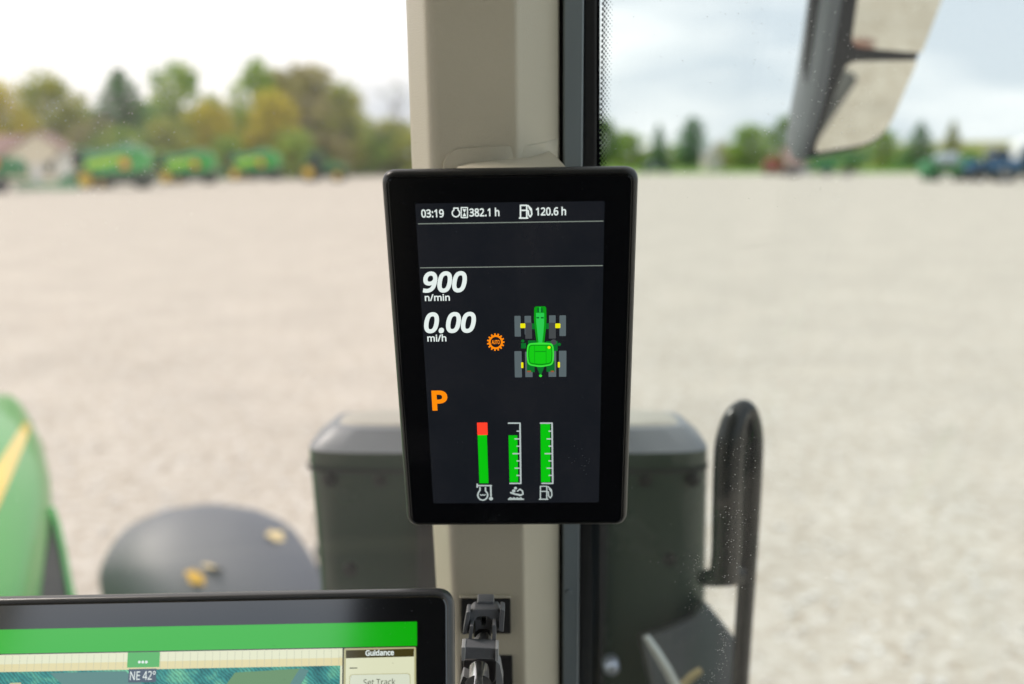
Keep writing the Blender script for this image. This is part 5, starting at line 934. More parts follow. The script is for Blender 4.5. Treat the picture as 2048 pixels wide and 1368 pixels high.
 'e': (553, '286,535 329,532 368,522 402,506 432,484 457,456 477,423 491,385 500,344 503,298 503,246 143,246 149,191 164,146 189,110 222,84 262,69 311,64 343,65 372,68 400,73 426,80 452,89 479,100 479,25 453,14 426,5 400,-1 372,-6 341,-9 307,-10 259,-6 215,4 175,21 140,44 110,74 86,111 68,154 57,204 54,259 57,314 67,363 83,407 105,445 132,477 164,502 201,520 242,532 285,465 247,460 214,447 188,425 167,395 153,358 145,315 413,315 411,343 407,370 399,393 388,414 374,431 357,446 337,456 313,463', '47,1,0 47,2,1 46,2,47 46,3,2 45,3,46 45,4,3 44,4,45 44,5,4 43,48,44 48,5,44 43,49,48 63,5,48 62,5,63 43,50,49 61,5,62 61,6,5 43,51,50 60,6,61 42,51,43 59,6,60 42,52,51 59,7,6 58,7,59 41,52,42 41,53,52 57,7,58 57,8,7 56,8,57 40,53,41 40,54,53 56,9,8 55,9,56 40,55,54 40,9,55 39,9,40 39,10,9 38,11,39 11,10,39 38,12,11 37,12,38 37,13,12 36,13,37 36,14,13 35,14,36 35,15,14 22,24,23 21,24,22 35,16,15 20,24,21 34,16,35 19,24,20 34,17,16 18,24,19 17,24,18 34,24,17 33,24,34 33,25,24 32,25,33 32,26,25 32,27,26 31,27,32 31,28,27 31,29,28 30,29,31'),
 'h': (606, '170,526 169,514 169,501 168,488 167,476 166,464 165,453 171,453 183,470 197,485 213,498 230,509 249,518 270,525 291,530 312,533 334,534 374,532 410,525 441,514 467,498 488,478 505,452 517,421 524,384 526,342 526,0 441,0 441,336 438,375 429,407 413,431 390,449 360,459 324,463 287,460 256,453 231,441 211,424 195,402 184,376 176,345 171,311 170,272 170,0 83,0 83,745 170,745', '45,47,46 45,0,47 15,17,16 14,17,15 14,18,17 13,18,14 45,1,0 13,19,18 12,19,13 11,19,12 11,20,19 45,2,1 10,20,11 45,3,2 10,21,20 9,21,10 45,4,3 8,21,9 8,34,21 34,22,21 45,5,4 7,34,8 45,6,5 7,35,34 33,22,34 7,36,35 32,22,33 45,7,6 45,40,7 40,39,7 39,38,7 38,37,7 37,36,7 32,23,22 31,23,32 30,23,31 30,24,23 29,24,30 29,25,24 45,41,40 28,25,29 45,42,41 28,26,25 27,26,28 45,43,42 45,44,43'),
 'i': (253, '127,723 140,721 152,717 162,709 171,699 176,685 177,668 176,651 171,637 162,626 152,619 140,614 127,613 114,614 102,619 91,626 83,637 78,651 76,668 78,685 83,699 91,709 102,717 114,721 170,525 170,0 83,0 83,525', '26,24,27 26,25,24 23,1,0 22,1,23 22,2,1 21,2,22 21,3,2 20,3,21 20,4,3 19,4,20 19,5,4 18,5,19 18,6,5 17,6,18 17,7,6 16,7,17 16,8,7 15,8,16 15,9,8 14,9,15 14,10,9 13,10,14 13,11,10 12,11,13'),
 'k': (524, '169,356 168,344 168,331 167,315 166,298 165,284 165,271 169,271 173,277 179,284 186,293 194,303 202,313 210,323 218,333 225,341 231,348 399,525 500,525 287,301 515,0 411,0 228,245 169,193 169,0 83,0 83,745 169,745', '25,27,26 25,0,27 16,18,17 16,19,18 25,1,0 15,19,16 25,2,1 14,19,15 13,19,14 25,3,2 12,19,13 25,4,3 11,19,12 10,19,11 10,20,19 25,5,4 9,22,10 22,20,10 8,22,9 25,6,5 7,22,8 25,7,6 25,23,7 23,22,7 21,20,22 25,24,23'),
 'm': (917, '660,535 714,530 759,515 793,490 818,453 832,404 837,342 837,0 752,0 752,338 749,376 740,407 726,431 705,449 678,459 645,463 599,458 563,443 536,419 518,385 507,342 503,290 503,0 418,0 418,338 416,364 412,387 406,407 397,424 385,438 371,449 353,457 333,461 310,463 277,460 249,453 226,441 208,424 194,402 183,376 175,346 171,312 170,273 170,0 83,0 83,525 153,525 166,454 171,454 183,471 196,486 211,500 228,511 246,520 265,526 285,531 305,534 325,535 364,533 398,526 427,514 452,497 471,475 486,447 491,447 511,475 535,497 563,514 594,526 626,533', '56,58,57 69,1,0 55,58,56 55,59,58 68,1,69 54,59,55 68,2,1 53,59,54 53,60,59 67,2,68 44,46,45 44,47,46 52,60,53 67,3,2 52,61,60 66,3,67 51,61,52 50,61,51 50,62,61 65,3,66 65,4,3 49,62,50 64,15,65 15,4,65 49,32,62 32,63,62 48,33,49 33,32,49 48,34,33 64,16,15 14,4,15 31,63,32 48,35,34 13,4,14 64,17,16 30,63,31 44,48,47 44,39,48 39,38,48 38,37,48 37,36,48 36,35,48 13,5,4 29,63,30 12,5,13 29,64,63 29,17,64 29,18,17 28,18,29 11,5,12 27,18,28 27,19,18 26,19,27 10,5,11 10,6,5 25,19,26 25,20,19 44,40,39 9,6,10 24,20,25 44,41,40 9,7,6 24,21,20 23,21,24 8,7,9 44,42,41 23,22,21 44,43,42'),
 'n': (606, '336,535 394,530 441,515 478,490 505,453 521,404 526,342 526,0 441,0 441,336 438,375 429,407 413,431 390,449 360,459 324,463 271,457 231,441 203,414 184,376 173,329 170,273 170,0 83,0 83,525 153,525 166,454 171,454 183,471 198,486 214,500 232,511 251,520 272,526 293,531 314,534', '35,1,0 34,1,35 33,1,34 33,2,1 32,2,33 23,25,24 23,26,25 31,2,32 31,3,2 30,3,31 29,3,30 29,4,3 28,4,29 27,15,28 15,4,28 27,16,15 14,4,15 13,4,14 27,17,16 23,27,26 23,19,27 19,18,27 18,17,27 13,5,4 12,5,13 11,5,12 10,5,11 10,6,5 23,20,19 9,6,10 9,7,6 8,7,9 23,21,20 23,22,21'),
 'r': (405, '328,535 339,535 349,535 360,534 371,533 381,531 390,529 379,450 371,452 361,453 351,455 342,456 332,457 323,457 303,455 283,451 265,444 247,434 231,423 216,408 202,392 191,373 182,353 175,331 171,306 170,280 170,0 83,0 83,525 154,525 164,429 168,429 180,448 193,466 208,483 224,498 242,511 262,521 283,529 305,534', '39,1,0 39,2,1 39,3,2 39,4,3 38,4,39 38,5,4 38,6,5 38,7,6 37,7,38 27,29,28 27,30,29 36,7,37 35,7,36 34,8,35 8,7,35 33,11,34 11,10,34 10,9,34 9,8,34 32,13,33 13,12,33 12,11,33 32,14,13 32,15,14 32,16,15 31,16,32 31,17,16 31,18,17 27,31,30 27,23,31 23,22,31 22,21,31 21,20,31 20,19,31 19,18,31 27,24,23 27,25,24 27,26,25'),
 't': (354, '259,61 272,61 285,62 299,64 312,67 323,69 332,72 332,6 322,2 309,-2 293,-5 276,-8 260,-9 244,-10 217,-8 192,-3 168,4 146,16 128,33 112,54 100,81 93,114 90,153 90,459 16,459 16,500 91,534 125,646 176,646 176,525 328,525 328,459 176,459 176,155 179,126 187,102 200,84 216,71 236,63', '26,28,27 26,29,28 25,29,26 25,30,29 25,31,30 24,31,25 23,31,24 22,32,23 32,31,23 22,33,32 22,34,33 21,34,22 21,35,34 20,35,21 20,36,35 20,37,36 19,37,20 5,7,6 19,38,37 4,7,5 3,7,4 2,7,3 19,0,38 1,7,2 0,7,1 19,7,0 18,7,19 17,7,18 16,7,17 16,8,7 15,8,16 15,9,8 15,10,9 14,10,15 14,11,10 14,12,11 13,12,14'),
 'u': (606, '523,525 523,0 452,0 439,70 435,70 423,52 409,37 392,25 374,14 355,5 334,-1 313,-6 291,-9 269,-10 229,-8 194,-1 163,10 137,26 116,47 99,73 87,103 80,140 77,181 77,525 165,525 165,187 168,149 177,118 193,93 216,76 245,65 281,62 318,64 349,72 374,84 394,101 410,122 422,149 430,179 435,213 436,252 436,525', '22,24,23 22,25,24 40,0,41 40,1,0 39,1,40 38,1,39 22,26,25 21,26,22 37,1,38 21,27,26 36,1,37 20,27,21 35,3,36 3,1,36 20,28,27 19,28,20 34,3,35 19,29,28 33,3,34 19,30,29 18,30,19 32,4,33 4,3,33 32,5,4 2,1,3 18,31,30 31,5,32 18,5,31 18,6,5 17,6,18 17,7,6 16,7,17 16,8,7 16,9,8 15,9,16 15,10,9 14,10,15 14,11,10 14,12,11 13,12,14'),
 '°': (420, '210,409 180,411 153,417 128,428 106,442 88,460 74,481 63,505 56,531 54,559 56,588 62,614 73,638 88,659 106,676 127,691 152,701 179,708 210,710 239,708 266,701 291,691 313,676 331,659 346,638 357,614 364,588 366,559 364,531 357,505 346,481 331,460 313,442 291,428 266,417 239,411 211,467 239,469 262,478 280,492 292,511 300,533 302,559 299,586 292,608 279,627 261,642 238,650 211,653 182,650 158,642 140,627 128,608 120,586 118,559 120,533 128,511 140,492 158,478 182,469', '17,19,18 16,19,17 16,20,19 15,20,16 15,21,20 14,21,15 14,22,21 13,22,14 13,23,22 12,49,13 49,48,13 48,23,13 48,47,23 47,24,23 12,50,49 46,24,47 12,51,50 45,24,46 11,51,12 45,25,24 11,52,51 44,25,45 44,26,25 10,52,11 43,26,44 10,53,52 43,27,26 9,53,10 9,54,53 42,27,43 8,54,9 8,55,54 41,27,42 41,28,27 8,56,55 40,28,41 40,29,28 7,56,8 7,57,56 39,29,40 39,30,29 6,57,7 6,58,57 38,30,39 5,58,6 38,31,30 37,31,38 5,59,58 36,31,37 5,36,59 5,31,36 4,31,5 4,32,31 3,32,4 3,33,32 2,33,3 2,34,33 1,34,2 1,35,34 0,35,1'),
 ' ': (255, '', ''),
}
def cam_to_world(v): return RT * v[0] + UP * v[1] + FW * v[2]
def frame_from(o_, e_, d_):
    e_ = e_.normalized(); d_ = (d_ - e_ * d_.dot(e_)).normalized(); n_ = e_.cross(d_)
    if n_.dot(EYE - o_) < 0: n_ = -n_
    return o_, e_, d_, n_
class Panel:     # a display lying in a real plane; drawing is laid out from its top-left corner
    def __init__(s, root, o_, e_, d_):
        s.o, s.e, s.d, s.n = frame_from(o_, e_, d_); s.root = root
        root.matrix_world = Matrix(((s.e.x, -s.d.x, s.n.x, s.o.x), (s.e.y, -s.d.y, s.n.y, s.o.y), (s.e.z, -s.d.z, s.n.z, s.o.z), (0, 0, 0, 1)))
    def L(s, px, py):
        q = on_plane(px, py, s.o, s.n) - s.o; return q.dot(s.e), -q.dot(s.d)
    def mm(s): return s.L(1025, 684)[0] - s.L(1024, 684)[0]
class Draw:
    def __init__(s, pn, h): s.p = pn; s.h = h; s.b = MB(); s.k = s.p.mm()
    def poly(s, pts, mi=0, dh=0):
        s.b.add([(*s.p.L(*q), s.h + dh) for q in pts], [tuple(range(len(pts)))], mi); return s
    def lpoly(s, pts, mi=0, dh=0):
        s.b.add([(x, y, s.h + dh) for x, y in pts], [tuple(range(len(pts)))], mi); return s
    def rect(s, x0, y0, x1, y1, mi=0, dh=0, r=0):
        a, c = s.p.L(x0, y0), s.p.L(x1, y1)
        q = [(a[0], a[1]), (c[0], a[1]), (c[0], c[1]), (a[0], c[1])]
        if r: q = rpoly(q, r * s.k)
        return s.lpoly(q, mi, dh)
    def disc(s, x, y, r, mi=0, dh=0, n=20, ry=None):
        a = s.p.L(x, y); rx = r * s.k; ry = (ry or r) * s.k
        return s.lpoly([(a[0] + rx * math.cos(2 * PI * i / n), a[1] + ry * math.sin(2 * PI * i / n)) for i in range(n)], mi, dh)
    def line(s, pts, w, mi=0, dh=0):
        q = [Vector(s.p.L(*p_)) for p_ in pts]; w = w * s.k / 2; dd = 0
        for a, c in zip(q, q[1:]):
            t = (c - a).normalized(); n_ = Vector((-t.y, t.x)) * w; a2, c2 = a, c
            dd += .000003
            s.lpoly([tuple(a2 - n_), tuple(c2 - n_), tuple(c2 + n_), tuple(a2 + n_)], mi, dh + dd)
        for a in q:
            dd += .000003
            s.lpoly([(a.x + w * math.cos(PI * i / 6), a.y + w * math.sin(PI * i / 6)) for i in range(12)], mi, dh + dd)
        return s
    def text(s, txt, x0, yb, x1, ytop, mi=0, shear=0, bold=0.0, dh=0):
        # fitted between left/right px on the baseline and cap top
        vv, ff, ed, x = [], [], [], 0
        for ch in txt:
            ad, vt, ft = GLYPHS[ch]; n0 = len(vv)
            vv += [(x + px_ + shear * py_, py_) for px_, py_ in (map(int, q.split(',')) for q in vt.split())]
            fs = [[n0 + int(i) for i in q.split(',')] for q in ft.split()]; ff += fs; x += ad
            cnt = {}
            for f in fs:
                for i, j in zip(f, f[1:] + f[:1]): cnt[(min(i, j), max(i, j))] = cnt.get((min(i, j), max(i, j)), 0) + 1
            ed += [k for k, c in cnt.items() if c == 1]
        bw = bold * 1000
        a = s.p.L(x0, yb); c = s.p.L(x1, yb); t_ = s.p.L(x0, ytop)
        mn, mxx_ = min(v[0] for v in vv) - bw, max(v[0] for v in vv) + bw
        w = math.hypot(c[0] - a[0], c[1] - a[1]) / (mxx_ - mn); h = (t_[1] - a[1]) / (700 + 2 * bw)
        F = lambda X_, Y_: (a[0] + (X_ - mn) * w, a[1] + (Y_ + bw) * h)
        s.b.add([(*F(*v), s.h + dh) for v in vv], ff, mi)
        if bw:
            dd = 0
            for i, j in ed:
                p0, p1 = Vector(vv[i]), Vector(vv[j]); t = (p1 - p0); ln_ = t.length
                if ln_ < .5: continue
                t.normalize()
                if ln_ > 55: p0, p1 = p0 - t * bw, p1 + t * bw
                n_ = Vector((-t.y, t.x)) * bw; dd = (dd + 2e-7) % 1e-5
                s.b.add([(*F(*q), s.h + dh + 1e-6 + dd) for q in (p0 - n_, p1 - n_, p1 + n_, p0 + n_)], [(0, 1, 2, 3)], mi)
                if ln_ <= 55: s.b.add([(*F(p0.x + bw * math.cos(PI * k / 4), p0.y + bw * math.sin(PI * k / 4)), s.h + dh + 1.2e-5 + dd) for k in range(8)], [tuple(range(8))], mi)
        return s
    def build(s, name, m, parent):
        me = bpy.data.meshes.new(name); me.from_pydata([tuple(v) for v in s.b.v], [], s.b.f)
        for q in (m if isinstance(m, (list, tuple)) else [m]): me.materials.append(q)
        for p_, mi in zip(me.polygons, s.b.m): p_.material_index = mi
        o = bpy.data.objects.new(name, me); C.objects.link(o); o.parent = parent; return o
def casing(pn, x0, y0, x1, y1, r, dep, root, rim=.0035, cm=None, gm_=None):
    # local metres: x right, y down negative, z towards viewer
    def ol(ins, z): return [Vector((x, y, z)) for x, y in rpoly([(x0 + ins, y0 - ins), (x1 - ins, y0 - ins), (x1 - ins, y1 + ins), (x0 + ins, y1 + ins)], max(r - ins, .001), 8)]
    hs = MB(); hs.loft([ol(.014, -dep), ol(.006, -dep * .85), ol(.0012, -.008), ol(0, -.0058), ol(.0003, -.0034), ol(.0011, -.0014), ol(.0021, -.0003), ol(rim * .8, .0002), ol(rim, -.0004), ol(rim + .0002, -.0016)], closed=True)
    hs.add(ol(.014, -dep), [tuple(range(len(ol(0, 0))))])
    h_ = hs.build('housing', cm or M_CASE, root, smooth=40)
    gl_ = MB(); gl_.loft([ol(rim + .0001, -.0016), ol(rim + .0001, -.0004), ol(rim + .0009, 0)], closed=True); gl_.add(ol(rim + .0009, 0), [tuple(range(len(ol(0, 0))))])
    g2 = gl_.build('cover_glass', gm_ or M_BEZEL, root, smooth=40)
    return h_, g2
WHT = emis('lit_white', srgb(226, 236, 232), .62); GRYL = emis('lit_grey', srgb(178, 190, 188), .6)
GRN = emis('lit_green', srgb(8, 190, 14), .62); REDL = emis('lit_red', srgb(255, 62, 40), .7); ORG = emis('lit_orange', srgb(255, 140, 10), .62)
SCR = emis('screen_dark', (.0056, .0068, .0092), .85)
def smear(m, lo, hi, sc_):
    nt = m.node_tree; b_ = nt.nodes['Principled BSDF']; t = nt.nodes.new('ShaderNodeTexCoord'); mp2 = nt.nodes.new('ShaderNodeMapping'); mp2.inputs['Scale'].default_value = sc_; mp2.inputs['Rotation'].default_value = (0, 0, .06)
    n = nt.nodes.new('ShaderNodeTexNoise'); n.inputs['Scale'].default_value = 1; n.inputs['Detail'].default_value = 7; n.inputs['Roughness'].default_value = .65; n.inputs['Distortion'].default_value = .3
    q = nt.nodes.new('ShaderNodeMapRange'); q.inputs['From Min'].default_value = .42; q.inputs['From Max'].default_value = .78; q.inputs['To Min'].default_value = 0; q.inputs['To Max'].default_value = 1
    x = nt.nodes.new('ShaderNodeMixRGB'); x.inputs['Color1'].default_value = (*lo, 1); x.inputs['Color2'].default_value = (*hi, 1)
    nt.links.new(t.outputs['Object'], mp2.inputs['Vector']); nt.links.new(mp2.outputs['Vector'], n.inputs['Vector']); nt.links.new(n.outputs['Fac'], q.inputs['Value']); nt.links.new(q.outputs['Result'], x.inputs['Fac'])
    nt.links.new(x.outputs['Color'], b_.inputs['Base Color'])
smear(SCR, (.0, .0, .0), (.020, .017, .017), (16, 9, 1))
# --- corner post display
cd = bpy.data.objects.new('corner_display', None); C.objects.link(cd); cd.empty_display_size = .05
tag(cd, 'upright black tractor monitor on the taupe pillar showing 900 n/min and a green tractor', 'monitor')
oc = EYE + cam_to_world(Vector((-.07595, .09849, .583)))
ev, dv = cam_to_world(Vector((.99965, .01008, -.02456))), cam_to_world(Vector((.01928, -.91159, .41065)))
pn = Panel(cd, oc, ev, dv)
casing(pn, -.0012, .0012, .1489 + .0012, -.2471 - .0010, .0090, .022, cd)
sd_ = Draw(pn, .00010)
s0, s1 = pn.L(831, 407), pn.L(1197, 1004)
ctr = [pn.L(831, 407), pn.L(1210, 402), pn.L(1197, 1004), pn.L(866, 1007)]
x0_, x1_ = (ctr[0][0] + ctr[3][0]) / 2, (ctr[1][0] + ctr[2][0]) / 2; y0_, y1_ = (ctr[0][1] + ctr[1][1]) / 2, (ctr[2][1] + ctr[3][1]) / 2
sd_.lpoly(rpoly([(x0_, y0_), (x1_, y0_), (x1_, y1_), (x0_, y1_)], .0012)); scr = sd_.build('screen', SCR, cd)
H = .00016
D = lambda: Draw(pn, H)
D().text('03:19', 843, 435, 888, 419, bold=.024).build('clock_text', WHT, scr)
D().text('382.1 h', 939, 433, 999, 417, bold=.024).build('hours_text', WHT, scr)
D().text('120.6 h', 1072, 431, 1132, 415, bold=.024).build('hours_text', WHT, scr)
def engine_icon(x, y, s, extra=False):
    q = D(); 
    pts = [(x - 4.2 * s, y - 9 * s), (x - 4.2 * s, y - 5 * s)] + [(x - 7.6 * s * math.cos(a), y + 1 * s - 7.6 * s * math.sin(a)) for a in [R(58 - i * 29.6 ) for i in range(1, 11)]] + [(x + 4.2 * s, y - 5 * s), (x + 4.2 * s, y - 9 * s), (x - 4.2 * s, y - 9 * s)]
    q.line(pts, 2.3 * s); return q
q = engine_icon(912, 425, 1.0); q.line([(922.5, 415), (935, 415), (935, 435), (922.5, 435), (922.5, 415)], 1.9)
q.poly([(925, 418), (932.5, 418), (929, 425)]).poly([(925, 432.5), (929, 425), (932.5, 432.5)]).build('engine_hours_icon', WHT, scr)
def pump(x, y, s, m):
    q = D(); q.line([(x - 9 * s, y + 12 * s), (x - 9 * s, y - 13 * s), (x + 3.5 * s, y - 13 * s), (x + 3.5 * s, y + 12 * s)], 2.6 * s).line([(x - 11 * s, y + 12.5 * s), (x + 5.5 * s, y + 12.5 * s)], 2.8 * s)
    q.line([(x - 9 * s, y - 3 * s), (x + 3.5 * s, y - 3 * s)], 2.6 * s)
    q.line([(x + 3.5 * s, y - 3 * s), (x + 6.5 * s, y - 2 * s), (x + 7 * s, y + 6 * s), (x + 10.5 * s, y + 10 * s), (x + 13.5 * s, y + 5 * s), (x + 12.5 * s, y - 6 * s), (x + 6 * s, y - 12.5 * s)], 2.6 * s)
    q.line([(x + 8.5 * s, y - 8 * s), (x + 12 * s, y - 3 * s)], 3 * s); q.build('fuel_pump_icon', m, scr)
pump(1050, 423.5, 1.0, WHT)
M_DIV = emis('lit_divider', srgb(150, 160, 150), .45)
D().line([(837, 447.5), (1206, 442)], 1.7).build('divider_line', M_DIV, scr)
D().line([(841, 535.5), (1205, 531)], 1.7).build('divider_line', M_DIV, scr)
D().text('900', 846, 585, 935, 543.5, shear=.2, bold=.040).build('engine_speed_digits', WHT, scr)
D().text('n/min', 850, 602, 900, 588.5, bold=.024).build('unit_text', WHT, scr)
D().text('0.00', 849, 666, 953, 625, shear=.2, bold=.040).build('ground_speed_digits', WHT, scr)
D().text('mi/h', 855, 683, 893, 669.5, bold=.024).build('unit_text', WHT, scr)
D().text('P', 865, 821, 896, 781, bold=.042).build('park_letter', ORG, scr)
# AUTO gear
q = D(); cx, cy = 991.5, 684
for i in range(15):
    a0 = 2 * PI * i / 15
    for j in range(3):
        a, c = a0 + 2 * PI / 15 * j / 3, a0 + 2 * PI / 15 * (j + 1) / 3; ri, ro = 10.4, 14.2
        q.poly([(cx + ri * math.cos(a), cy + ri * math.sin(a)), (cx + ro * math.cos(a), cy + ro * math.sin(a)), (cx + ro * math.cos(c), cy + ro * math.sin(c)), (cx + ri * math.cos(c), cy + ri * math.sin(c))])
    a = a0; w = .115
    q.poly([(cx + 14 * math.cos(a - w), cy + 14 * math.sin(a - w)), (cx + 17.6 * math.cos(a - w * .75), cy + 17.6 * math.sin(a - w * .75)), (cx + 17.6 * math.cos(a + w * .75), cy + 17.6 * math.sin(a + w * .75)), (cx + 14 * math.cos(a + w), cy + 14 * math.sin(a + w))], dh=.00001)
q.text('AUTO', 983.5, 688, 999.5, 680, bold=.03).build('auto_gear_icon', ORG, scr)
# top-view tractor icon
ic = [emis('icon_tyre', srgb(88, 100, 103), .62), emis('icon_hood', srgb(45, 200, 80), .6), emis('icon_dark_green', srgb(10, 110, 40), .6), emis('icon_roof', srgb(22, 200, 22), .6), emis('icon_yellow', srgb(235, 230, 15), .62), emis('icon_line', srgb(10, 150, 20), .6), emis('icon_slate', srgb(70, 74, 76), .6), emis('icon_red', srgb(165, 90, 60), .5), emis('icon_tip', srgb(60, 225, 60), .6)]
X = lambda zx: 960 + zx / 7.6
Yy = lambda zy: 590 + zy / 7.6
q = D()
def zr(x0, y0, x1, y1, mi, dh=0, r=0): q.rect(X(x0), Yy(y0), X(x1), Yy(y1), mi, dh, r)
for a in ((522, 316, 622, 630), (1208, 308, 1306, 622), (522, 852, 638, 1250), (1200, 846, 1312, 1240)): zr(*a, 0, 0, 1.5)
for a in ((676, 316, 780, 600), (1050, 308, 1150, 600), (684, 860, 800, 1246), (1040, 850, 1158, 1242)): zr(*a, 0, 0, 1.2)
for a in ((686, 420, 792, 662), (1046, 420, 1152, 660)): zr(*a, 6, .00001, 1.0)
zr(790, 430, 1045, 515, 2, .00001); zr(730, 690, 850, 780, 2, .00001); zr(1000, 700, 1180, 850, 2, .00001); zr(710, 1000, 830, 1170, 2, .00002); zr(1010, 1000, 1135, 1165, 2, .00002)
zr(715, 1148, 775, 1170, 7, .00003); zr(1075, 1148, 1125, 1170, 7, .00003); zr(625, 730, 700, 810, 2, .00001)
q.disc(X(650), Yy(698), 3.2, 2, .00002); q.disc(X(1205), Yy(748), 3.4, 2, .00002); q.disc(X(1118), Yy(715), 6, 6, .00002)
for i in range(6): zr(865 + i * 9, 1080 + i * 22, 975 - i * 9, 1110 + i * 22, 2, .00002 + i * .000002)
q.disc(X(920), Yy(1225), 3, 8, .00004)
q.poly([(X(825), Yy(190)), (X(850), Yy(172)), (X(985), Yy(170)), (X(1005), Yy(190)), (X(1010), Yy(360)), (X(1000), Yy(520)), (X(975), Yy(740)), (X(862), Yy(740)), (X(835), Yy(520)), (X(820), Yy(360))], 5, .00003)
q.poly([(X(850), Yy(270)), (X(975), Yy(270)), (X(975), Yy(420)), (X(965), Yy(560)), (X(945), Yy(735)), (X(890), Yy(735)), (X(870), Yy(560)), (X(855), Yy(420))], 1, .00004)
for a in ((868, 195, 898, 262), (925, 195, 955, 262)): zr(*a, 2, .00005)
zr(903, 180, 920, 262, 1, .00005)
for a in ((858, 332, 898, 354), (925, 332, 968, 354)): zr(*a, 2, .00006)
q.poly([(x, y) for x, y in rpoly([(X(722), Yy(735)), (X(840), Yy(722)), (X(1000), Yy(720)), (X(1112), Yy(735)), (X(1128), Yy(900)), (X(1112), Yy(1060)), (X(920), Yy(1098)), (X(724), Yy(1062)), (X(706), Yy(900))], 8)], 8, .00007)
q.poly([(x, y) for x, y in rpoly([(X(742), Yy(752)), (X(1092), Yy(752)), (X(1104), Yy(900)), (X(1092), Yy(1044)), (X(920), Yy(1072)), (X(744), Yy(1046)), (X(728), Yy(900))], 7)], 5, .00008)
q.poly([(x, y) for x, y in rpoly([(X(756), Yy(768)), (X(1078), Yy(768)), (X(1088), Yy(900)), (X(1078), Yy(1026)), (X(920), Yy(1044)), (X(758), Yy(1028)), (X(746), Yy(900))], 6)], 3, .00009)
for a in ((824, 768, 834, 1040), (1000, 768, 1010, 1036), (834, 850, 1000, 862)): zr(*a, 5, .0001)
q.disc(X(1050), Yy(794), 3.0, 4, .00012)
for a in ((612, 430, 690, 500), (1144, 430, 1222, 500)): zr(*a, 4, .00013, 1.5)
for a in ((624, 1020, 660, 1108), (1182, 1014, 1216, 1100)): zr(*a, 4, .00013, 2)
q.build('tractor_icon', ic, scr)
# gauges
q = D(); q.rect(954, 845, 975.5, 869.5); q.build('gauge_red_zone', REDL, scr)
q = D(); q.rect(955.2, 870, 977, 966); q.build('gauge_bar', GRN, scr)
q = D(); q.rect(1017, 870.5, 1036.5, 964); q.build('gauge_bar', GRN, scr)
q = D(); q.rect(1081, 848, 1100.5, 964); q.build('gauge_bar', GRN, scr)
for bx, tops in ((1040, 846), (1104, 846)):
    q = Draw(pn, H + .00003); q.line([(bx - 23, tops), (bx, tops), (bx + 1.5, 966.5), (bx - 20, 966.5)], 3.4)
    for i, yy in enumerate((862, 877.5, 892, 907, 921.5, 936, 950.5)):
        ln = (6, 10, 6, 14, 6, 10, 6)[i]; q.line([(bx - ln + .3, yy), (bx, yy)], 3.0, dh=.00001)
    q.build('gauge_scale', GRYL, scr)
# coolant, tank fluid, fuel icons
q = D(); cx, cy = 965.5, 988; s = 1.0
q.line([(cx - 5.5, cy - 13), (cx - 5.5, cy - 8)] + [(cx - 10 * math.cos(a), cy + 2 - 10 * math.sin(a)) for a in [R(55 - i * 29.0) for i in range(1, 11)]] + [(cx + 5.5, cy - 8), (cx + 5.5, cy - 13)], 3.4)
q.line([(cx - 10, cy - 17), (cx + 17, cy - 17)], 3.6).line([(cx - 11, cy - 20), (cx - 11, cy - 14)], 3.4).line([(cx + 16, cy - 15), (cx + 16.5, cy + 4)], 3.6); q.disc(cx + 16.5, cy + 9, 4.4, dh=.00001)
q.line([(cx - 5, cy + 1), (cx - 2.5, cy + 2.5), (cx, cy + 1), (cx + 2.5, cy + 2.5), (cx + 5, cy + 1)], 2.4); q.build('coolant_icon', GRYL, scr)
q = D(); cx, cy = 1032, 986
q.disc(cx - 1, cy - 10, 3.4).disc(cx - 4.5, cy - 4.5, 3.8, dh=.00001); q.line([(cx - 10, cy - 1), (cx - 2, cy + 2), (cx + 10, cy + 4)], 4.4).line([(cx + 3, cy - 4), (cx + 8, cy - 8), (cx + 13, cy - 4), (cx + 14, cy + 2), (cx + 7, cy + 5)], 3.2)
q.line([(cx - 15, cy + 12)] + [(cx - 11 + i * 3.4, cy + 10 + (2 if i % 2 else -1)) for i in range(8)] + [(cx + 15, cy + 12)], 2.6).line([(cx - 15, cy + 12.5), (cx + 15, cy + 12.5)], 2.6, dh=.00001); q.build('fluid_icon', GRYL, scr)
pump(1090, 985.5, 1.02, GRYL)
# smear of fingers on the cover
q = MB(); rg = random.Random(5)
for _ in range(24):
    t = rg.random(); x = 1143 + t * 34 + rg.gauss(0, 3.5); y = 893 + t * 30 + rg.gauss(0, 8) + (20 if rg.random() < .2 else 0)
    a = pn.L(x, y); rr3 = rg.uniform(.0001, .00028)
    q.add([(a[0] + rr3 * math.cos(w) * 1.6, a[1] + rr3 * math.sin(w), .0003) for w in [PI * j / 3 for j in range(6)]], [tuple(range(6))])
for _ in range(60):
    x, y = rg.uniform(790, 1250), rg.uniform(360, 1030); a = pn.L(x, y); rr3 = rg.uniform(.00006, .00016)
    q.add([(a[0] + rr3 * math.cos(w), a[1] + rr3 * math.sin(w), .0003) for w in [PI * j / 3 for j in range(6)]], [tuple(range(6))])
tag(q.build('dust_specks', mat('finger_smear', (.10, .11, .12), rough=.6), cd), kind='stuff')

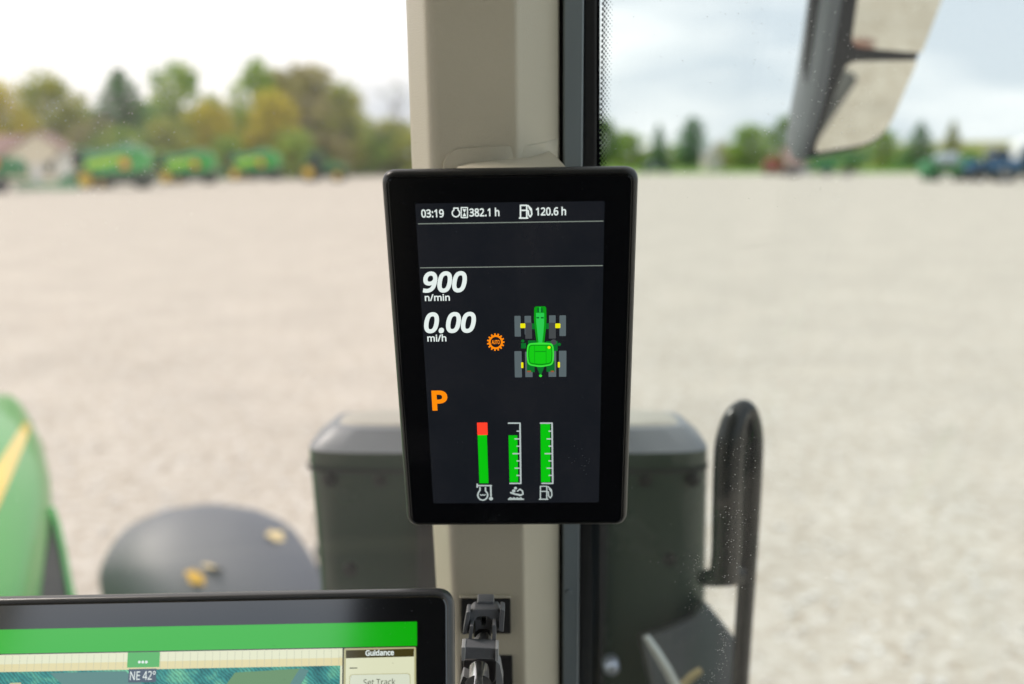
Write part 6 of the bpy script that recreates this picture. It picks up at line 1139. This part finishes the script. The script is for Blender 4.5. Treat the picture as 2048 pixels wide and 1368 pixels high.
# --- guidance display at the lower left
gd = bpy.data.objects.new('guidance_display', None); C.objects.link(gd); gd.empty_display_size = .05
tag(gd, 'wide black guidance monitor at the lower left with a green bar across its screen', 'monitor')
TH = R(11)
ec = Vector((.99978, .0205, -.004)); dc = Vector((.0205 * math.cos(TH), -math.cos(TH), -math.sin(TH)))
og = EYE + cam_to_world(Vector(((908 - 1024) / FPX, (684 - 1176) / FPX, 1)) * .585)
pn2 = Panel(gd, og, cam_to_world(ec), cam_to_world(dc))
casing(pn2, -.36, 0, 0, -.235, .0115, .03, gd, rim=.0042, cm=mat('satin_grey_case', (.035, .037, .041), rough=.3, spec=.8), gm_=mat('glossy_cover', (.004, .0045, .006), rough=.1, ior=2.1, dirt=.12))
for m_ in list(bpy.data.materials): pass
IORV = 2.05
M_MAPG = two_tone('map_field', [(.3, (.004, .03, .035)), (.5, (.012, .075, .07)), (.7, (.05, .15, .09))], 60, 5)
b_ = M_MAPG.node_tree.nodes['Principled BSDF']; nt = M_MAPG.node_tree
wv = nt.nodes.new('ShaderNodeTexWave'); wv.inputs['Scale'].default_value = 260; wv.inputs['Distortion'].default_value = 5; wv.inputs['Detail'].default_value = 3; wv.bands_direction = 'DIAGONAL'
tcx = nt.nodes.new('ShaderNodeTexCoord'); nt.links.new(tcx.outputs['Object'], wv.inputs['Vector'])
mxx = nt.nodes.new('ShaderNodeMixRGB'); mxx.blend_type = 'MULTIPLY'; mxx.inputs['Fac'].default_value = .45
rmp = [n for n in nt.nodes if n.type == 'VALTORGB'][0]
nt.links.new(rmp.outputs['Color'], mxx.inputs['Color1']); nt.links.new(wv.outputs['Color'], mxx.inputs['Color2'])
for l in list(b_.inputs['Base Color'].links): nt.links.remove(l)
b_.inputs['Base Color'].default_value = (0, 0, 0, 1); nt.links.new(mxx.outputs['Color'], b_.inputs['Emission Color']); b_.inputs['Emission Strength'].default_value = 2.6; b_.inputs['Roughness'].default_value = .12; b_.inputs['Specular IOR Level'].default_value = .5
M_CREAM = emis('lit_cream', srgb(228, 230, 196), .55); M_CREAM2 = emis('lit_cream_border', srgb(190, 186, 140), .5); M_BAR = emis('lit_green_bar', srgb(8, 176, 4), .55)
M_HDR = emis('lit_olive', srgb(66, 58, 20), .55); M_LINE = emis('lit_tick', srgb(188, 192, 165), .5); M_GBOX = emis('lit_green_box', srgb(70, 175, 80), .55); M_NAVY = emis('lit_navy', srgb(50, 70, 90), .5)
M_TXT = emis('lit_dark_text', srgb(60, 60, 45), .5); M_BTN = emis('lit_button', srgb(222, 228, 206), .55); M_FIELD = emis('lit_field', srgb(90, 140, 80), .5); M_FIELD2 = emis('lit_field_teal', srgb(70, 128, 120), .5); M_SAND = emis('lit_sand', srgb(205, 195, 140), .5)
xe = pn2.L(834, 1243); sb = Draw(pn2, .0001); xl_, yl_ = xe[0] - .31, xe[1] - .18
sb.lpoly([(xl_, xe[1]), (xe[0], xe[1]), (xe[0], yl_), (xl_, yl_)]); scr2 = sb.build('screen', emis('screen_olive_black', srgb(40, 44, 30), .4), gd)
E2 = lambda h=.00016: Draw(pn2, h)
y_g = pn2.L(834, 1291.5)[1]
E2().lpoly([(xl_, xe[1]), (xe[0], xe[1]), (xe[0], y_g), (xl_, y_g)]).build('green_bar', M_BAR, scr2)
y1_, y2_ = pn2.L(760, 1297)[1], pn2.L(683, 1331)[1]; xv = pn2.L(685, 1310)[0]
gap = .0006
q = E2(); q.lpoly([(xl_, y_g - gap), (xv, y_g - gap), (xv, yl_), (xl_, yl_)], 0)
ymid = y_g - gap - (y_g - gap - y2_) * .55
q.lpoly([(xl_, ymid), (xv, ymid), (xv, y2_), (xl_, y2_)], 1, .00002); q.build('light_bar', [M_CREAM, emis('lit_cream_warm', srgb(225, 214, 160), .55)], scr2)
q = E2(.0002)
for k in range(66):
    xx = xv - .0022 - k * .00432; q.lpoly([(xx, y_g - gap - .0006), (xx + .00022, y_g - gap - .0006), (xx + .00022, y2_ + .0004), (xx, y2_ + .0004)])
q.build('light_bar_ticks', M_LINE, scr2)
q = E2(.00021); q.lpoly([(xl_, y2_), (xv - .0012, y2_), (xv - .0012, yl_), (xl_, yl_)]); q.build('field_map', M_MAPG, scr2)
q = E2(.00023); q.poly([(470, 1345), (600, 1337), (560, 1400), (430, 1400)], 0); q.poly([(600, 1336), (618, 1340), (585, 1400), (560, 1400)], 1, .00001); q.poly([(100, 1346), (250, 1342), (330, 1400), (160, 1400)], 1); q.poly([(20, 1366), (42, 1365), (50, 1400), (15, 1400)], 2, .00002)
q.build('mapped_fields', [M_FIELD, M_FIELD2, M_SAND], scr2)
q = E2(.00026); a = pn2.L(256, 1304); c = pn2.L(319, 1334); q.lpoly([(a[0], y_g - gap), (c[0], y_g - gap), (c[0], c[1]), (a[0], c[1])]); q.build('offset_box', M_GBOX, scr2)
q = E2(.00028); [q.disc(279 + i * 7, 1324, 2.6, dh=i * .000002) for i in range(3)]; q.build('offset_dashes', WHT, scr2)
q = E2(.00026); q.rect(258, 1338, 312, 1364); q.build('heading_box', M_NAVY, scr2)
q = E2(.00029); q.text('NE 42°', 260, 1360, 311, 1343, bold=.006); q.build('heading_text', WHT, scr2)
q = E2(.0002); xa = pn2.L(688, 1300)[0]; xb = pn2.L(832, 1300)[0]; q.lpoly(rpoly([(xa, y_g - gap), (xb, y_g - gap), (xb, yl_), (xa, yl_)], .001), 0)
q.lpoly([(xa + .0012, y_g - gap - .0022), (xb - .0010, y_g - gap - .0022), (xb - .0010, yl_ + .001), (xa + .0012, yl_ + .001)], 1, .00002); q.build('guidance_panel', [M_CREAM2, M_CREAM], scr2)
q = E2(.00025); q.poly([(692, 1300.5), (828, 1297), (828, 1313), (692, 1316.5)]); q.build('guidance_header', M_HDR, scr2)
q = E2(.00028); q.text('Guidance', 731, 1311.5, 788, 1300.5, bold=.035); q.build('guidance_text', WHT, scr2)
q = E2(.00028); q.line([(700, 1336), (714, 1336)], 1.8); q.build('panel_dashes', M_TXT, scr2)
q = E2(.00025); q.rect(699, 1348.5, 821, 1420, 0, 0, 7); q.rect(700.2, 1349.7, 819.8, 1419, 1, .00001, 6.5); q.build('track_button', [M_CREAM2, M_BTN], scr2)
q = E2(.00029); q.text('Set Track', 727, 1371.5, 791, 1358.5, bold=.0); q.build('track_text', M_TXT, scr2)
q = MB(); rg = random.Random(9)
for _ in range(70):
    x, y = rg.uniform(500, 900), rg.uniform(1185, 1368); a = pn2.L(x, y); rr3 = rg.uniform(.00008, .00022)
    q.add([(a[0] + rr3 * math.cos(w), a[1] + rr3 * math.sin(w), .0004) for w in [PI * j / 3 for j in range(6)]], [tuple(range(6))])
tag(q.build('dust_specks', bpy.data.materials['finger_smear'], gd), kind='stuff')

# ------------------------------------------------------------------ socket plates and clamp on the lower pillar
def px_slab(poly, Y, dep, bb, mi=0, tilt=0.0):
    n = len(poly); yc = sum(p_[1] for p_ in poly) / n
    vs = [P(x, y, Y + tilt * (y - yc)) for x, y in poly]
    bb.add(vs + [v + Vector((0, dep, 0)) for v in vs], [tuple(range(n)), tuple(reversed(range(n, 2 * n)))] + [(k, (k + 1) % n, n + (k + 1) % n, n + k) for k in range(n)], mi)
for yy0, yy1, lb in ((1198, 1268, 'upper'), (1313, 1392, 'lower')):
    b = MB(); px_slab(rpoly([(922, yy0), (1021 + (4 if lb == 'lower' else 0), yy0), (1022 + (4 if lb == 'lower' else 0), yy1), (922, yy1)], 3), pilY(yy0) - .002, .01, b); b.build('socket_plate', M_DARKSLOT, TR, bevel=.0006)
b = MB(); px_slab([(919, 1193), (1022, 1193), (1022, 1197), (919, 1197)], pilY(1195) - .003, .01, b); b.build('socket_lip', M_TAUPE, TR, bevel=.0006)
cl = empty('mount_clamp', P(965, 1330, .630), 0, 'grey-black plastic ratchet clamp mount with steel pin right of the guidance monitor', 'clamp')
def cpart(name, m, bb, bev=.001, smooth=None):
    o = bb.build(name, m, None, bevel=bev, smooth=smooth); o.parent = cl; o.location = -cl.location; return o
b = MB()
px_slab(rpoly([(955, 1203), (987, 1203), (989, 1222), (952, 1222)], 3), .625, .012, b)
px_slab(rpoly([(948, 1218), (996, 1218), (1003, 1232), (997, 1262), (985, 1262), (984, 1240), (972, 1233), (955, 1234), (948, 1244), (945, 1268), (930, 1262), (938, 1228)], 4), .615, .012, b, tilt=-.0001)
cpart('upper_body', M_MOUNT, b, .0018)
b = MB(); px_slab(rpoly([(933, 1224), (941, 1224), (934, 1268), (925, 1270)], 3), .610, .012, b); px_slab(rpoly([(1001, 1218), (1010, 1221), (1007, 1265), (997, 1262)], 3), .610, .012, b); cpart('ratchet_wing', M_MOUNT, b, .0015)
b = MB(); px_slab(rpoly([(940, 1252), (947, 1252), (943, 1284), (936, 1286)], 2), .606, .02, b); px_slab(rpoly([(985, 1250), (992, 1250), (992, 1292), (984, 1288)], 2), .606, .02, b); cpart('side_rail', M_MOUNT, b, .001)
b = MB(); px_slab([(948, 1236), (985, 1236), (982, 1276), (947, 1276)], .625, .02, b); cpart('slot', M_DARKSLOT, b, .001)
b = MB(); px_slab(rpoly([(950, 1240), (962, 1241), (963, 1252), (971, 1252), (972, 1241), (983, 1241), (982, 1262), (974, 1258), (958, 1258), (951, 1264)], 2), .618, .01, b); cpart('slot_key', M_MOUNT, b, .0008)
b = MB(); b.loft([[P(945 - 3 + 0, 1298, .610), P(958, 1281, .610), P(966, 1277, .610), P(975, 1281, .610), P(986, 1299, .610)], [P(938, 1298, .63), P(950, 1276, .63), P(966, 1271, .63), P(982, 1276, .63), P(992, 1299, .63)]]); px_slab([(942, 1299), (958, 1281), (966, 1277), (975, 1281), (986, 1299)], .610, .012, b); cpart('neck', M_MOUNT, b, .001)
b = MB(); px_slab(rpoly([(924, 1296), (931, 1294), (994, 1297), (997, 1302), (996, 1319), (925, 1318)], 2), .595, .012, b); cpart('cross_bar', M_MOUNT, b, .0012)
b = MB(); px_slab(rpoly([(923, 1295), (931, 1295), (930, 1322), (923, 1322)], 1.5), .593, .012, b); px_slab(rpoly([(991, 1297), (997, 1298), (997, 1323), (990, 1322)], 1.5), .593, .012, b); cpart('bar_cap', mat('mount_edge', (.40, .41, .42), rough=.3), b, .001)
b = MB(); px_slab([(926, 1320), (994, 1320), (992, 1362), (980, 1372), (926, 1372)], .620, .02, b); cpart('inner_recess', mat('recess_plastic', (.035, .032, .034), rough=.5), b, .001)
b = MB(); px_slab(rpoly([(992, 1322), (1000, 1330), (1006, 1362), (1006, 1440), (992, 1440)], 3), .605, .012, b); px_slab(rpoly([(926, 1352), (942, 1360), (940, 1440), (916, 1440), (920, 1370)], 3), .600, .012, b); cpart('lower_jaw', mat('jaw_plastic', (.28, .285, .30), rough=.33), b, .002)
b = MB(); c0, c1 = P(958, 1338, .605), P(956, 1410, .570)
b.tube([c0 + (c0 - c1) * .09, c0 + (c0 - c1) * .03, c0, c1], [.003, .0058, .0066, .0072], 24); cpart('steel_pin', M_CHROME, b, 0, 50)
b = MB(); b.tube([P(957, 1366, .582), P(956, 1420, .585)], [.0085, .0085], 24); cpart('pin_collar', M_RUBBER, b, .0008)
